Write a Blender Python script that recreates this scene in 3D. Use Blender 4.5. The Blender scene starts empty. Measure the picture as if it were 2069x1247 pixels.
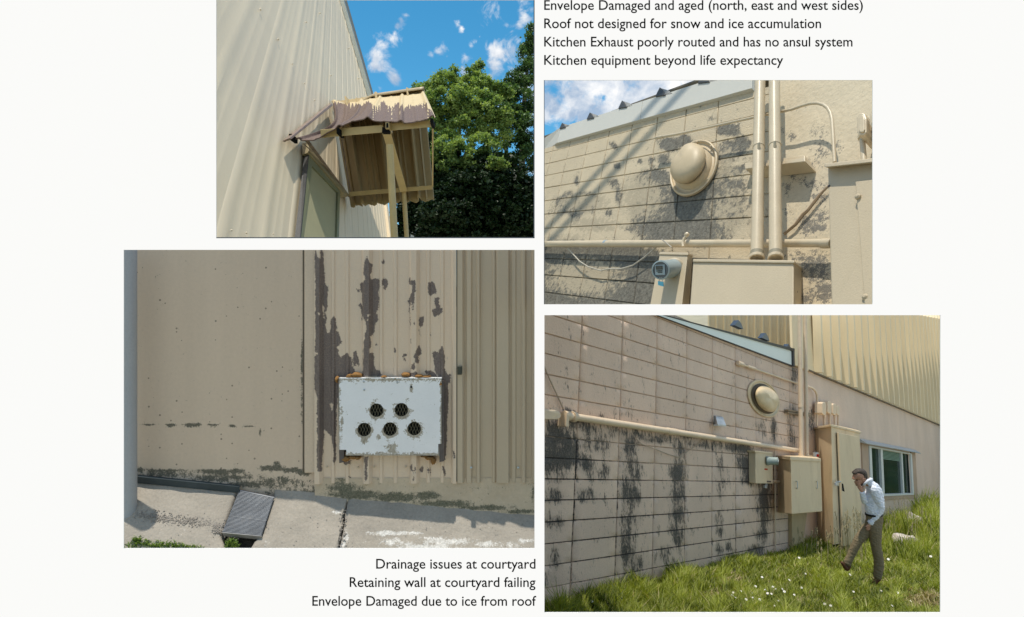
import bpy, math, random
import numpy as np
from mathutils import Vector, Matrix, noise

random.seed(7); rng = np.random.default_rng(7)
scene = bpy.context.scene
COL = scene.collection

# ------------------------------------------------------------------ camera
FP, CX, CY = 1250.0, 1034.5, 623.5            # focal length and centre in photo pixels
cam_d = bpy.data.cameras.new('camera')
cam_d.sensor_width = 36.0
cam_d.lens = 36.0 * FP / 2069.0
cam_d.clip_start = 0.05
cam_d.clip_end = 3000.0
cam = bpy.data.objects.new('camera', cam_d)
cam.rotation_euler = (math.radians(90), 0, 0)
COL.objects.link(cam)
scene.camera = cam

# ------------------------------------------------------------------ light
SUN = Vector((-0.09, 0.028, 0.985)).normalized()       # direction towards the sun
EXPOSURE = 0.80
SKY_STRENGTH = 0.15
sun_d = bpy.data.lights.new('sun', 'SUN')
sun_d.energy = 2.3
sun_d.angle = math.radians(0.53)
sun_d.color = (1.0, 0.93, 0.80)
sun = bpy.data.objects.new('sun', sun_d)
sun.rotation_euler = SUN.to_track_quat('Z', 'Y').to_euler()
sun.location = (0, 0, 30)
COL.objects.link(sun)
scene.view_settings.view_transform = 'Standard'
scene.view_settings.look = 'None'
scene.view_settings.exposure = EXPOSURE
scene.view_settings.gamma = 1.0
scene.view_settings.use_curve_mapping = False
scene.cycles.max_bounces = 8
scene.cycles.diffuse_bounces = 4
scene.cycles.transparent_max_bounces = 8

def px_dir(x, y):
    return Vector(((x - CX) / FP, 1.0, (CY - y) / FP))

# ---- sky with clouds
world = bpy.data.worlds.new('World'); scene.world = world
world.use_nodes = True
wn, wl = world.node_tree.nodes, world.node_tree.links
wn.clear()
def wadd(t, **k):
    n = wn.new(t)
    for a, b in k.items(): setattr(n, a, b)
    return n
out = wadd('ShaderNodeOutputWorld'); bg = wadd('ShaderNodeBackground')
bg.inputs['Strength'].default_value = SKY_STRENGTH
sky = wadd('ShaderNodeTexSky', sky_type='NISHITA', sun_disc=False)
sky.sun_elevation = math.asin(SUN.z)
sky.sun_rotation = math.atan2(SUN.x, SUN.y)
sky.air_density = 1.0; sky.dust_density = 0.25; sky.ozone_density = 3.0; sky.altitude = 1200
hsv = wadd('ShaderNodeHueSaturation')
hsv.inputs['Hue'].default_value = 0.478; hsv.inputs['Saturation'].default_value = 1.30; hsv.inputs['Value'].default_value = 0.62
wl.new(sky.outputs[0], hsv.inputs['Color'])
geo = wadd('ShaderNodeTexCoord')
def wmath(op, a, b=None, c=None, clamp=False):
    n = wadd('ShaderNodeMath', operation=op, use_clamp=clamp)
    for i, v in enumerate((a, b, c)):
        if v is None: continue
        if isinstance(v, (int, float)): n.inputs[i].default_value = v
        else: wl.new(v, n.inputs[i])
    return n.outputs[0]
def wnoise(scale, detail, rough, dist=0.0):
    n = wadd('ShaderNodeTexNoise'); n.inputs['Scale'].default_value = scale
    n.inputs['Detail'].default_value = detail; n.inputs['Roughness'].default_value = rough
    n.inputs['Distortion'].default_value = dist
    wl.new(geo.outputs['Generated'], n.inputs['Vector'])
    return n.outputs['Fac']
# cumulus at their places in the sky: (x, y, radius, weight) seen from the courtyard
CLOUDS = [(774,91,31,1),(762,112,26,1),(757,132,16,1),(790,80,18,.9),(799,160,16,.9),(769,178,13,.9),(758,190,13,.9),
 (821,31,13,.85),(810,42,11,.8),(803,50,12,.85),(796,67,9,.75),(924,50,9,.72),(932,56,7,.7),(889,106,17,.9),(873,113,11,.8),(903,114,8,.7),
 (962,84,10,.8),(969,74,7,.75),(951,94,10,.8),(943,117,15,.9),(1006,105,30,1.05),(990,98,20,1),(1030,95,26,1.05),(1045,80,20,1),(1000,132,26,1.05),
 (1060,35,24,1.05),(1074,22,22,1),(1052,54,14,.9),(986,155,14,.9),(941,146,13,.9),
 (1230,195,200,1.5),(1360,150,160,1.4),(1130,215,70,1.1),(1180,175,110,1.3),(1125,262,26,1.1),(1150,240,20,1.1)]
HOLES = [(1130,248,15),(1121,183,7),(1103,270,20),(1218,195,5),(1160,247,8)]
dens = None
for x, y, r, w in CLOUDS:
    d = px_dir(x, y).normalized()
    v = wadd('ShaderNodeVectorMath', operation='DISTANCE')
    wl.new(geo.outputs['Generated'], v.inputs[0]); v.inputs[1].default_value = d
    rr = r / FP * 1.55 / px_dir(x, y).length ** 1.5
    m = wmath('MULTIPLY_ADD', v.outputs['Value'], -w / rr, w)
    dens = m if dens is None else wmath('MAXIMUM', dens, m)
for x, y, r in HOLES:
    d = px_dir(x, y).normalized()
    v = wadd('ShaderNodeVectorMath', operation='DISTANCE')
    wl.new(geo.outputs['Generated'], v.inputs[0]); v.inputs[1].default_value = d
    m = wmath('MULTIPLY_ADD', v.outputs['Value'], -.62 / (r / FP * 2.0), .62, clamp=True)
    dens = wmath('SUBTRACT', dens, m)
dens = wmath('MAXIMUM', dens, -0.6)
n1 = wnoise(26, 9, 0.62, 0.4)
n0 = wnoise(5, 5, 0.55)
P2D = px_dir(1500, 150).normalized()
sep = wadd('ShaderNodeVectorMath', operation='DISTANCE'); wl.new(geo.outputs['Generated'], sep.inputs[0]); sep.inputs[1].default_value = px_dir(900, 60).normalized()
clear = wadd('ShaderNodeMapRange', interpolation_type='SMOOTHSTEP'); wl.new(sep.outputs['Value'], clear.inputs['Value'])
clear.inputs['From Min'].default_value = 0.28; clear.inputs['From Max'].default_value = 0.75; clear.inputs['To Min'].default_value = -1.5; clear.inputs['To Max'].default_value = 0.0
sepz = wadd('ShaderNodeSeparateXYZ'); wl.new(geo.outputs['Generated'], sepz.inputs[0])
above = wmath('MULTIPLY_ADD', sepz.outputs['Z'], 12.0, -0.8, )
far = wmath('MINIMUM', above, wmath('ADD', wmath('MULTIPLY_ADD', n0, 2.6, -0.55), clear.outputs[0]))          # bright cloud cover added over the unseen sky for whiter, stronger fill
dens = wmath('MAXIMUM', dens, far)
t = wmath('MULTIPLY_ADD', n1, 3.2, -1.95)
den = wmath('ADD', dens, t)
cov = wadd('ShaderNodeMapRange', interpolation_type='SMOOTHSTEP')
wl.new(den, cov.inputs['Value']); cov.inputs['From Min'].default_value = -0.02; cov.inputs['From Max'].default_value = 0.75
n2 = wnoise(16, 6, 0.6, 0.2)
shade = wadd('ShaderNodeMapRange'); wl.new(n2, shade.inputs['Value'])
shade.inputs['From Min'].default_value = 0.40; shade.inputs['From Max'].default_value = 0.68
cc = wadd('ShaderNodeMixRGB'); wl.new(shade.outputs[0], cc.inputs['Fac'])
K = 1.0 / SKY_STRENGTH / 2 ** EXPOSURE
cc.inputs['Color1'].default_value = (0.40 * K, 0.52 * K, 0.69 * K, 1)
cc.inputs['Color2'].default_value = (1.15 * K, 1.13 * K, 1.10 * K, 1)  # cloud white raised past full to lift the shaded walls
mx = wadd('ShaderNodeMixRGB')
wl.new(cov.outputs[0], mx.inputs['Fac']); wl.new(hsv.outputs[0], mx.inputs['Color1']); wl.new(cc.outputs[0], mx.inputs['Color2'])
wl.new(mx.outputs[0], bg.inputs['Color']); wl.new(bg.outputs[0], out.inputs['Surface'])

# ------------------------------------------------------------------ planes of the four places
def V(*a): return np.array(a, float)
def ray(x, y): return V((x - CX) / FP, 1.0, (CY - y) / FP)
def proj(P):
    P = np.asarray(P, float)
    return np.stack([CX + FP * P[..., 0] / P[..., 1], CY - FP * P[..., 2] / P[..., 1]], -1)
def unit(a): a = np.asarray(a, float); return a / np.linalg.norm(a)
class Plane:
    def __init__(s, N, p0, d0):
        s.N = unit(N); s.c = s.N @ (ray(*p0) * d0)
    def on(s, x, y, h=0.0):
        r = ray(x, y); return r * ((s.c + h) / (s.N @ r))
class Grid:
    """block courses on a wall: u along the wall, v down the courses, h out of it"""
    def __init__(s, H, plane):
        H = np.array(H, float)
        def f(u, v):
            q = H @ V(u, v, 1); return plane.on(q[0] / q[2], q[1] / q[2])
        s.o = f(0, 0); s.U = f(1, 0) - s.o; s.Vv = f(0, 1) - s.o; s.N = plane.N; s.iH = np.linalg.inv(H)
    def __call__(s, u, v, h=0.0): return s.o + u * s.U + v * s.Vv + h * s.N
    def uv(s, x, y):
        q = s.iH @ V(x, y, 1); return q[0] / q[2], q[1] / q[2]
N4 = V(0.74142995, -0.66647319, 0.0780712); N2 = V(-0.76942146, -0.44907567, 0.45422644)
UP4 = unit(V(0.06409, 0.18615, 0.98043))
S4 = Plane(N4, (1100, 937), 4.6); S2 = Plane(N2, (1763, 614), 1.9)
W4 = Grid([[2.09972079e+02, -9.04779597e+00, 1.07859292e+03], [9.40330455e+01, 3.68132614e+01, 6.24841285e+02], [9.56143353e-02, -6.17649741e-03, 1.0]], S4)
W2 = Grid([[-1.69023256e+01, -2.08143084e+01, 1.11561728e+03], [-2.22950697e+01, 2.00312707e+01, 3.05168895e+02], [-4.46708934e-02, -1.33561496e-02, 1.0]], S2)
S1 = Plane((0.93, -0.04, 0.36), (437, 480), 4.6); OUT1 = unit(V(0.95, -0.30, 0.02))
D3 = 3.7
S3 = Plane((0, -1, 0), (600, 700), D3)
_a = ray(275, 963) * D3; _b = ray(1080, 1037) * D3
_n = unit(np.cross(_b - _a, V(0.0068, 1, 0.8436)))
G3 = Plane(_n if _n[2] > 0 else -_n, (275, 963), D3)
CLAMP = {1: (430, -90, 1090, 491), 2: (1091, 90, 1860, 622), 3: (120, 494, 1090, 1190), 4: (1091, 627, 1990, 1330)}

# ------------------------------------------------------------------ mesh helpers
class MB:
    def __init__(s): s.v = []; s.f = []; s.m = []
    def add(s, vs, fs, mi=0):
        o = len(s.v); s.v.extend([tuple(map(float, p)) for p in vs])
        for f in fs: s.f.append(tuple(i + o for i in f)); s.m.append(mi)
        return s
    def hexa(s, p, mi=0):       # p[0:4] back ring, p[4:8] front ring
        return s.add(p, [(3, 2, 1, 0), (4, 5, 6, 7), (0, 1, 5, 4), (1, 2, 6, 5), (2, 3, 7, 6), (3, 0, 4, 7)], mi)
    def slab(s, S, quad, h0, h1, N=None, mi=0):     # front face through four photo points
        N = S.N if N is None else unit(N)
        fr = [S.on(x, y, h1) for x, y in quad]; bk = [p - N * (h1 - h0) for p in fr]
        return s.hexa(bk + fr, mi)
    def tube(s, path, r, seg=10, cap=True, mi=0, flat=1.0):
        P = [np.asarray(p, float) for p in path]; n = len(P); R = [r] * n if np.isscalar(r) else list(r)
        vs = []; ref = None
        for i in range(n):
            t = unit(P[min(i + 1, n - 1)] - P[max(i - 1, 0)])
            if ref is None:
                ref = V(0, 0, 1) if abs(t[2]) < .9 else V(1, 0, 0)
            a = unit(ref - t * (ref @ t)); b = np.cross(t, a); ref = a
            for k in range(seg):
                an = 2 * math.pi * k / seg
                vs.append(P[i] + (a * math.cos(an) + b * math.sin(an) * flat) * R[i])
        fs = []
        for i in range(n - 1):
            for k in range(seg):
                k2 = (k + 1) % seg
                fs.append((i * seg + k, i * seg + k2, (i + 1) * seg + k2, (i + 1) * seg + k))
        if cap: fs += [tuple(range(seg))[::-1], tuple((n - 1) * seg + k for k in range(seg))]
        return s.add(vs, fs, mi)
    def lathe(s, c, ax, prof, seg=24, mi=0, ax2=None, dent=None):
        ax = unit(ax); a = unit(np.cross(ax, V(0, 0, 1))); b = np.cross(a, ax) if ax2 is None else np.cross(a, ax)
        vs = []; n = len(prof)
        for i, (r, h) in enumerate(prof):
            for k in range(seg):
                an = 2 * math.pi * k / seg; rr = r; hh = h
                if dent: rr, hh = dent(i / (n - 1), an, r, h)
                vs.append(np.asarray(c) + ax * hh + (a * math.cos(an) + b * math.sin(an)) * rr)
        fs = [(i * seg + k, i * seg + (k + 1) % seg, (i + 1) * seg + (k + 1) % seg, (i + 1) * seg + k) for i in range(n - 1) for k in range(seg)]
        fs += [tuple(range(seg))[::-1], tuple((n - 1) * seg + k for k in range(seg))]
        return s.add(vs, fs, mi)
    def prism(s, pts, d, mi=0):
        n = len(pts); d = np.asarray(d, float); A = [np.asarray(p, float) for p in pts]; B = [p + d for p in A]
        return s.add(A + B, [tuple(range(n))[::-1], tuple(range(n, 2 * n))] + [(i, (i + 1) % n, (i + 1) % n + n, i + n) for i in range(n)], mi)
    def grid(s, fn, us, vs_, mi=0):
        nu, nv = len(us), len(vs_)
        return s.add([fn(u, v) for v in vs_ for u in us], [(j * nu + i, j * nu + i + 1, (j + 1) * nu + i + 1, (j + 1) * nu + i) for j in range(nv - 1) for i in range(nu - 1)], mi)

def clampP(P, sc):
    x0, y0, x1, y1 = CLAMP[sc]
    q = proj(P); cx = np.clip(q[:, 0], x0, x1); cy = np.clip(q[:, 1], y0, y1)
    R = P.copy(); R[:, 0] = (cx - CX) / FP * P[:, 1]; R[:, 2] = (CY - cy) / FP * P[:, 1]
    return R
LOC = {}
def evaluate(o):
    """mesh of an object with its modifiers applied, worked out in a scratch scene"""
    tmp = bpy.data.scenes.new('scratch'); tmp.collection.objects.link(o)
    with bpy.context.temp_override(scene=tmp, view_layer=tmp.view_layers[0]):
        dg = bpy.context.evaluated_depsgraph_get()
    me = bpy.data.meshes.new_from_object(o.evaluated_get(dg))
    tmp.collection.objects.unlink(o); bpy.data.objects.remove(o); bpy.data.scenes.remove(tmp)
    return me
def finish(o, parent):
    COL.objects.link(o)
    if parent is not None: o.parent = parent
def rootloc(parent):
    return V(0, 0, 0) if parent is None else LOC[parent.name]
def obj(name, mb, mat, parent=None, sc=None, mask=None, smooth=None, bevel=0.0, solid=0.0, mask2=None):
    P = np.array(mb.v, float).reshape(-1, 3)
    if sc: P = clampP(P, sc)
    base = rootloc(parent); own = V(0, 0, 0)
    if parent is None: own = V(P[:, 0].mean(), P[:, 1].mean(), P[:, 2].min())
    L = P - base - own
    me = bpy.data.meshes.new(name)
    me.from_pydata([tuple(p) for p in L], [], mb.f)
    mats = mat if isinstance(mat, (list, tuple)) else [mat]
    for m in mats: me.materials.append(m)
    if len(mats) > 1: me.polygons.foreach_set('material_index', mb.m)
    for nm, fn in (('mask', mask), ('mask2', mask2)):
        if fn is not None:
            q = proj(P); a = me.attributes.new(nm, 'FLOAT', 'POINT'); a.data.foreach_set('value', np.asarray(fn(q[:, 0], q[:, 1]), dtype=np.float32))
    me.validate(); me.update()
    import bmesh
    bm = bmesh.new(); bm.from_mesh(me); bmesh.ops.recalc_face_normals(bm, faces=bm.faces); bm.to_mesh(me); bm.free()
    if smooth is not None:
        me.shade_smooth(); me.set_sharp_from_angle(angle=math.radians(smooth))
    o = bpy.data.objects.new(name, me)
    if parent is None: o.location = tuple(own)
    LOC[o.name] = base + own
    if bevel:
        b = o.modifiers.new('bevel', 'BEVEL'); b.width = bevel; b.segments = 2; b.limit_method = 'ANGLE'; b.angle_limit = math.radians(50); b.harden_normals = False
    if solid:
        b = o.modifiers.new('solid', 'SOLIDIFY'); b.thickness = solid; b.offset = 0
    finish(o, parent)
    return o
def tag(o, label=None, cat=None, group=None, kind=None):
    for k, v in (('label', label), ('category', cat), ('group', group), ('kind', kind)):
        if v: o[k] = v
    return o
def thing(name, loc, label, cat, group=None):
    o = bpy.data.objects.new(name, None); o.location = tuple(map(float, loc)); o.empty_display_size = 0.1
    COL.objects.link(o); LOC[o.name] = np.asarray(loc, float)
    return tag(o, label, cat, group)

# ------------------------------------------------------------------ materials
def material(name):
    m = bpy.data.materials.new(name); m.use_nodes = True
    nt = m.node_tree; nt.nodes.clear()
    return m, nt
class NT:
    def __init__(s, nt): s.nt = nt
    def n(s, t, ins=None, **k):
        x = s.nt.nodes.new(t)
        for a, b in k.items(): setattr(x, a, b)
        for a, b in (ins or {}).items():
            if hasattr(b, 'is_output') or isinstance(b, bpy.types.NodeSocket): s.nt.links.new(b, x.inputs[a])
            else: x.inputs[a].default_value = b
        return x
    def math(s, op, a, b=0.0, clamp=False):
        return s.n('ShaderNodeMath', {0: a, 1: b}, operation=op, use_clamp=clamp).outputs[0]
    def noise(s, vec, scale, detail=4, rough=.55, dist=0.0):
        return s.n('ShaderNodeTexNoise', {'Vector': vec, 'Scale': scale, 'Detail': detail, 'Roughness': rough, 'Distortion': dist}).outputs['Fac']
    def ramp(s, v, a, b, lo=0.0, hi=1.0):
        return s.n('ShaderNodeMapRange', {'Value': v, 'From Min': a, 'From Max': b, 'To Min': lo, 'To Max': hi}).outputs[0]
    def mix(s, f, a, b, mode='MIX'):
        return s.n('ShaderNodeMixRGB', {'Fac': f, 'Color1': a if not isinstance(a, tuple) else a[:3] + (1,), 'Color2': b if not isinstance(b, tuple) else b[:3] + (1,)}, blend_type=mode).outputs[0]
def C3(c): return tuple(c) + (1,)
def surf(name, base, rough=.6, var=.10, vscale=3.0, vstretch=(1, 1, 1), bump=0.0, bscale=60.0, speck=0.0, speck_scale=90.0, speck_col=(.10, .09, .07),
         stain=None, stain_noise=(9.0, 1.0), stain_soft=.08, metallic=0.0, spec=.35, halo=0.0, svar=.28, objvar=0.0, streak=1.0, relief=0.0, stain2=None, grime=0.0, grime_col=(.12, .10, .07), grime_scale=2.5, fine=0.06):
    """painted or mineral surface: base colour with broad variation, fine grain, specks, and stains steered by the vertex attribute 'mask'"""
    m, nt = material(name); T = NT(nt)
    tc = T.n('ShaderNodeTexCoord').outputs['Object']
    mp = T.n('ShaderNodeMapping', {'Vector': tc, 'Scale': vstretch}).outputs[0]
    big = T.noise(mp, vscale, 5, .6)
    f = T.ramp(big, .3, .7, 1 - var, 1 + var)
    fn = T.noise(tc, bscale * 1.7, 3, .7)
    f2 = T.ramp(fn, .3, .7, 1 - fine, 1 + fine)
    f = T.math('MULTIPLY', f, f2)
    if objvar: f = T.math('MULTIPLY', f, T.ramp(T.n('ShaderNodeObjectInfo').outputs['Random'], 0, 1, 1 - objvar, 1 + objvar))
    col = T.n('ShaderNodeVectorMath', {0: base, 'Scale': f}, operation='SCALE').outputs[0]
    sf = None
    ts = T.n('ShaderNodeMapping', {'Vector': tc, 'Scale': (1, 1, streak)}).outputs[0] if streak != 1.0 else tc
    if grime:
        g = T.noise(mp, grime_scale, 8, .68, .3)
        col = T.mix(T.math('MULTIPLY', T.ramp(g, .5, .75), grime, True), col, grime_col)
    if speck:
        vo = T.n('ShaderNodeTexVoronoi', {'Vector': tc, 'Scale': speck_scale, 'Randomness': 1.0})
        thr = T.n('ShaderNodeSeparateColor', {0: vo.outputs['Color']}).outputs[0]
        s1 = T.math('LESS_THAN', vo.outputs['Distance'], T.ramp(T.math('POWER', thr, 3.0), .25, 1.0, 0.0, .20))
        col = T.mix(T.math('MULTIPLY', s1, speck), col, speck_col)
    if stain is not None:
        at = T.n('ShaderNodeAttribute', attribute_name='mask').outputs['Fac']
        ns = T.math('ADD', T.math('MULTIPLY', T.noise(ts, stain_noise[0], 9, .72, .25), .6), T.math('MULTIPLY', T.noise(ts, stain_noise[0] * 4.5, 6, .7), .4))
        sv = T.math('ADD', at, T.math('MULTIPLY', T.math('SUBTRACT', ns, .5), stain_noise[1] * 2))
        sf = T.ramp(sv, .5 - stain_soft, .5 + stain_soft)
        sc_ = T.n('ShaderNodeVectorMath', {0: stain, 'Scale': T.ramp(T.noise(tc, stain_noise[0] * 2.7, 5, .6), .3, .7, 1 - svar, 1 + svar)}, operation='SCALE').outputs[0]
        if halo:
            col = T.mix(T.math('MULTIPLY', T.math('MULTIPLY', T.ramp(at, .1, .95), halo), T.ramp(T.noise(tc, stain_noise[0] * .6, 6, .7), .35, .65, .35, 1.2), True), col, sc_)
        col = T.mix(T.math('MULTIPLY', sf, T.ramp(T.noise(tc, stain_noise[0] * 6, 4, .8), .30, .55, .66, 1.0)), col, sc_)
    if stain2 is not None:
        at = T.n('ShaderNodeAttribute', attribute_name='mask2').outputs['Fac']
        ns = T.noise(tc, stain_noise[0] * 1.6, 9, .7)
        sf2 = T.ramp(T.math('ADD', at, T.math('MULTIPLY', T.math('SUBTRACT', ns, .5), 1.6)), .42, .62)
        col = T.mix(sf2, col, stain2)
    b = T.n('ShaderNodeBsdfPrincipled', {'Base Color': col, 'Roughness': rough, 'Metallic': metallic, 'Specular IOR Level': spec})
    if bump:
        bn = T.noise(tc, bscale, 6, .6)
        if relief and sf is not None: bn = T.math('SUBTRACT', bn, T.math('MULTIPLY', sf, relief))
        bb = T.n('ShaderNodeBump', {'Height': bn, 'Strength': bump, 'Distance': .01})
        nt.links.new(bb.outputs[0], b.inputs['Normal'])
    o = T.n('ShaderNodeOutputMaterial', {'Surface': b.outputs[0]})
    return m
def leafy(name, c1, c2, c3=None, trans=.35, rough=.5):
    m, nt = material(name); T = NT(nt)
    at = T.n('ShaderNodeAttribute', attribute_name='rnd').outputs['Fac']
    col = T.mix(T.ramp(at, 0, .8), c1, c2)
    if c3: col = T.mix(T.ramp(at, .9, .93), col, c3)
    b = T.n('ShaderNodeBsdfPrincipled', {'Base Color': col, 'Roughness': rough, 'Specular IOR Level': .3})
    tr = T.n('ShaderNodeBsdfTranslucent', {'Color': T.mix(1.0, col, (1.0, 1.0, .45), 'MULTIPLY')})
    mixn = T.n('ShaderNodeMixShader', {'Fac': trans, 1: b.outputs[0], 2: tr.outputs[0]})
    T.n('ShaderNodeOutputMaterial', {'Surface': mixn.outputs[0]})
    return m
def flatmat(name, c, emit=0.0, rough=.9):
    m, nt = material(name); T = NT(nt)
    if emit:
        e = T.n('ShaderNodeEmission', {'Color': C3(c), 'Strength': emit}); T.n('ShaderNodeOutputMaterial', {'Surface': e.outputs[0]})
    else:
        b = T.n('ShaderNodeBsdfPrincipled', {'Base Color': C3(c), 'Roughness': rough, 'Specular IOR Level': .1}); T.n('ShaderNodeOutputMaterial', {'Surface': b.outputs[0]})
    return m
def rawmesh(name, verts, faces, mat, rnd=None, parent=None, smooth=False):
    """fast mesh from numpy arrays (faces all the same size)"""
    base = rootloc(parent); me = bpy.data.meshes.new(name); k = faces.shape[1]
    me.vertices.add(len(verts)); me.vertices.foreach_set('co', (verts - base).astype(np.float32).ravel())
    me.loops.add(faces.size); me.loops.foreach_set('vertex_index', faces.astype(np.int32).ravel())
    me.polygons.add(len(faces)); me.polygons.foreach_set('loop_start', np.arange(0, faces.size, k, dtype=np.int32))
    me.materials.append(mat)
    if rnd is not None:
        a = me.attributes.new('rnd', 'FLOAT', 'POINT'); a.data.foreach_set('value', rnd.astype(np.float32))
    me.update(calc_edges=True); me.validate()
    if smooth: me.shade_smooth()
    o = bpy.data.objects.new(name, me); LOC[o.name] = base; finish(o, parent)
    return o
def blobs(lst, base=0.0):
    """mask: highest of soft ellipses (x, y, rx, ry, weight)"""
    A = np.array(lst, float)
    def f(x, y):
        x = np.asarray(x, float); y = np.asarray(y, float); r = np.full(x.shape, base, float)
        for cx, cy, rx, ry, w in A:
            d = np.sqrt(((x - cx) / rx) ** 2 + ((y - cy) / ry) ** 2)
            r = np.maximum(r, w * np.clip(1.45 - d, 0, 1) - (0 if w > 0 else 0))
        return r
    return f
def pnoise(x, y, s, seed=0):
    return noise.noise(Vector((x * s, y * s, seed * 13.7)))
# ================================================================== THE PAGE
PAGE_D = 1.0
def pp(x, y, d=PAGE_D): return ray(x, y) * d
page_white = flatmat('page_white_glow', (0.965, 0.965, 0.945), emit=1.0 / 2 ** EXPOSURE)  # glow added to the page front so its white ignores the sun
page_back = flatmat('page_back', (.75, .75, .74))
page_ink = flatmat('page_ink', (.004, .004, .004))
page_line = flatmat('picture_edge_grey', (.14, .15, .17))
WIN = {1: (437, 0, 1079.5, 480.5), 2: (1099.5, 162, 1763, 615), 3: (250, 505, 1080, 1108), 4: (1100, 637, 1900, 1237.5)}
page = thing('glowing_page', pp(1034, 1520), 'large white page with added glow, black text and four rectangular picture openings', 'display panel')
xs = [-420, 250, 437, 1079.5, 1080, 1099.5, 1100, 1763, 1900, 2490]; ys = [-260, 0, 162, 480.5, 505, 615, 637, 1108, 1237.5, 1520]
mb = MB(); TH = .0012
def holed(i, j):
    cx = (xs[i] + xs[i + 1]) / 2; cy = (ys[j] + ys[j + 1]) / 2
    return any(a < cx < c and b < cy < d for a, b, c, d in WIN.values())
vid = {}
def vert(i, j, k):
    if (i, j, k) not in vid:
        p = pp(xs[i], ys[j]); p = V(p[0], p[1] + (TH if k else 0), p[2]); vid[(i, j, k)] = len(mb.v); mb.v.append(tuple(p))
    return vid[(i, j, k)]
for i in range(len(xs) - 1):
    for j in range(len(ys) - 1):
        if holed(i, j): continue
        mb.f.append((vert(i, j, 0), vert(i, j + 1, 0), vert(i + 1, j + 1, 0), vert(i + 1, j, 0))); mb.m.append(0)
        mb.f.append((vert(i, j, 1), vert(i + 1, j, 1), vert(i + 1, j + 1, 1), vert(i, j + 1, 1))); mb.m.append(1)
        for (di, dj, a, b) in ((-1, 0, (i, j), (i, j + 1)), (1, 0, (i + 1, j), (i + 1, j + 1)), (0, -1, (i, j), (i + 1, j)), (0, 1, (i, j + 1), (i + 1, j + 1))):
            ii, jj = i + di, j + dj
            if 0 <= ii < len(xs) - 1 and 0 <= jj < len(ys) - 1 and not holed(ii, jj): continue
            mb.f.append((vert(*a, 0), vert(*b, 0), vert(*b, 1), vert(*a, 1))); mb.m.append(1)
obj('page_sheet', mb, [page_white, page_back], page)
# thin grey edges round two of the pictures
for (x0, y0, x1, y1) in ((1078.2, 0, 1080.2, 481.5), (437, 479.4, 1080.2, 481.5), (1099, 162, 1100.2, 615)):
    a = [pp(x0, y1, .9994), pp(x1, y1, .9994), pp(x1, y0, .9994), pp(x0, y0, .9994)]
    obj('picture_edge', MB().prism(a, (0, .0003, 0)), page_line, page)
def text_line(s, x0, x1, base_y, size):
    c = bpy.data.curves.new('text_line', 'FONT'); c.body = s; c.size = 1.0; c.resolution_u = 4; c.offset = 0.010
    o = bpy.data.objects.new('tmp_text', c); me = evaluate(o)
    n = len(me.vertices); co = np.zeros(n * 3); me.vertices.foreach_get('co', co); co = co.reshape(-1, 3)
    a, b = co[:, 0].min(), co[:, 0].max()
    px = x0 + (co[:, 0] - a) / (b - a) * (x1 - x0); py = base_y - co[:, 1] * size
    P = np.stack([(px - CX) / FP * .9996, np.full(n, .9996), (CY - py) / FP * .9996], 1) - LOC[page.name]
    me.vertices.foreach_set('co', P.ravel()); me.materials.clear(); me.materials.append(page_ink); me.update()
    o = bpy.data.objects.new('text_line', me); finish(o, page); LOC[o.name] = LOC[page.name]
TS = 28.5
text_line('Envelope Damaged and aged (north, east and west sides)', 1099.5, 1743.5, 20, TS)
text_line('Roof not designed for snow and ice accumulation', 1099.5, 1659, 57, TS)
text_line('Kitchen Exhaust poorly routed and has no ansul system', 1099.5, 1722.5, 94, TS)
text_line('Kitchen equipment beyond life expectancy', 1099.5, 1582.5, 131, TS)
text_line('Drainage issues at courtyard', 760, 1082, 1149, TS)
text_line('Retaining wall at courtyard failing', 706.5, 1082, 1186, TS)
text_line('Envelope Damaged due to ice from roof', 631, 1083.5, 1224, TS)
# far ground that carries everything, well below
gm = surf('meadow_ground', (.34, .31, .22), .95, .3, .05, bump=.3, bscale=2)
mb = MB().grid(lambda u, v: V(u, v, -9.0 + .6 * noise.noise(Vector((u * .02, v * .02, 0)))), np.linspace(-900, 900, 31), np.linspace(-300, 1500, 31))
tag(obj('ground', mb, gm, smooth=60), kind='structure')
# ================================================================== PICTURE: block wall, service boxes, walking man
wall4_m = surf('block_paint_tan', (.72, .53, .40), .62, .07, 2.0, bump=.55, bscale=70, speck=.22, speck_scale=85, speck_col=(.30, .22, .16),
               stain=(.050, .046, .042), stain_noise=(15.0, 2.2), stain_soft=.20, halo=.5, svar=.5, objvar=.045, streak=.45, relief=.5, spec=.4, fine=.09)
mort4_m = surf('mortar_dark', (.50, .385, .29), .9, .3, 9, stain=(.045, .042, .038), stain_noise=(14, .8), bump=.5)
plas4_m = surf('plaster_tan', (.72, .545, .42), .7, .10, 1.2, vstretch=(1, 1, .35), bump=.5, bscale=22, speck=.3, speck_scale=50, stain=(.07, .06, .05), stain_noise=(16, .8), fine=.05)
tanmetal = surf('service_paint_tan', (.72, .565, .37), .42, .06, 2.2, grime=.45, grime_col=(.36, .25, .14), grime_scale=3.5, vstretch=(1, 1, .3), speck=.35, speck_scale=38, speck_col=(.28, .15, .07), bump=.12, bscale=30, fine=.03)
tanpipe = surf('pipe_paint_tan', (.70, .55, .39), .36, .08, 5, grime=.3, grime_col=(.28, .19, .12), fine=.04)
side4_m = surf('siding_paint_cream', (.80, .645, .41), .42, .06, 1.2, vstretch=(1, 1, .2), grime=.15, grime_col=(.30, .24, .15), fine=.03)
white_trim = surf('fascia_white', (.80, .84, .78), .5, .03, 2, fine=.02)
dark_metal = surf('dark_trim_metal', (.045, .045, .048), .5, .2, 8)
galv = surf('galvanised_metal', (.46, .50, .53), .34, .2, 12, metallic=.75, fine=.1)
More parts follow.
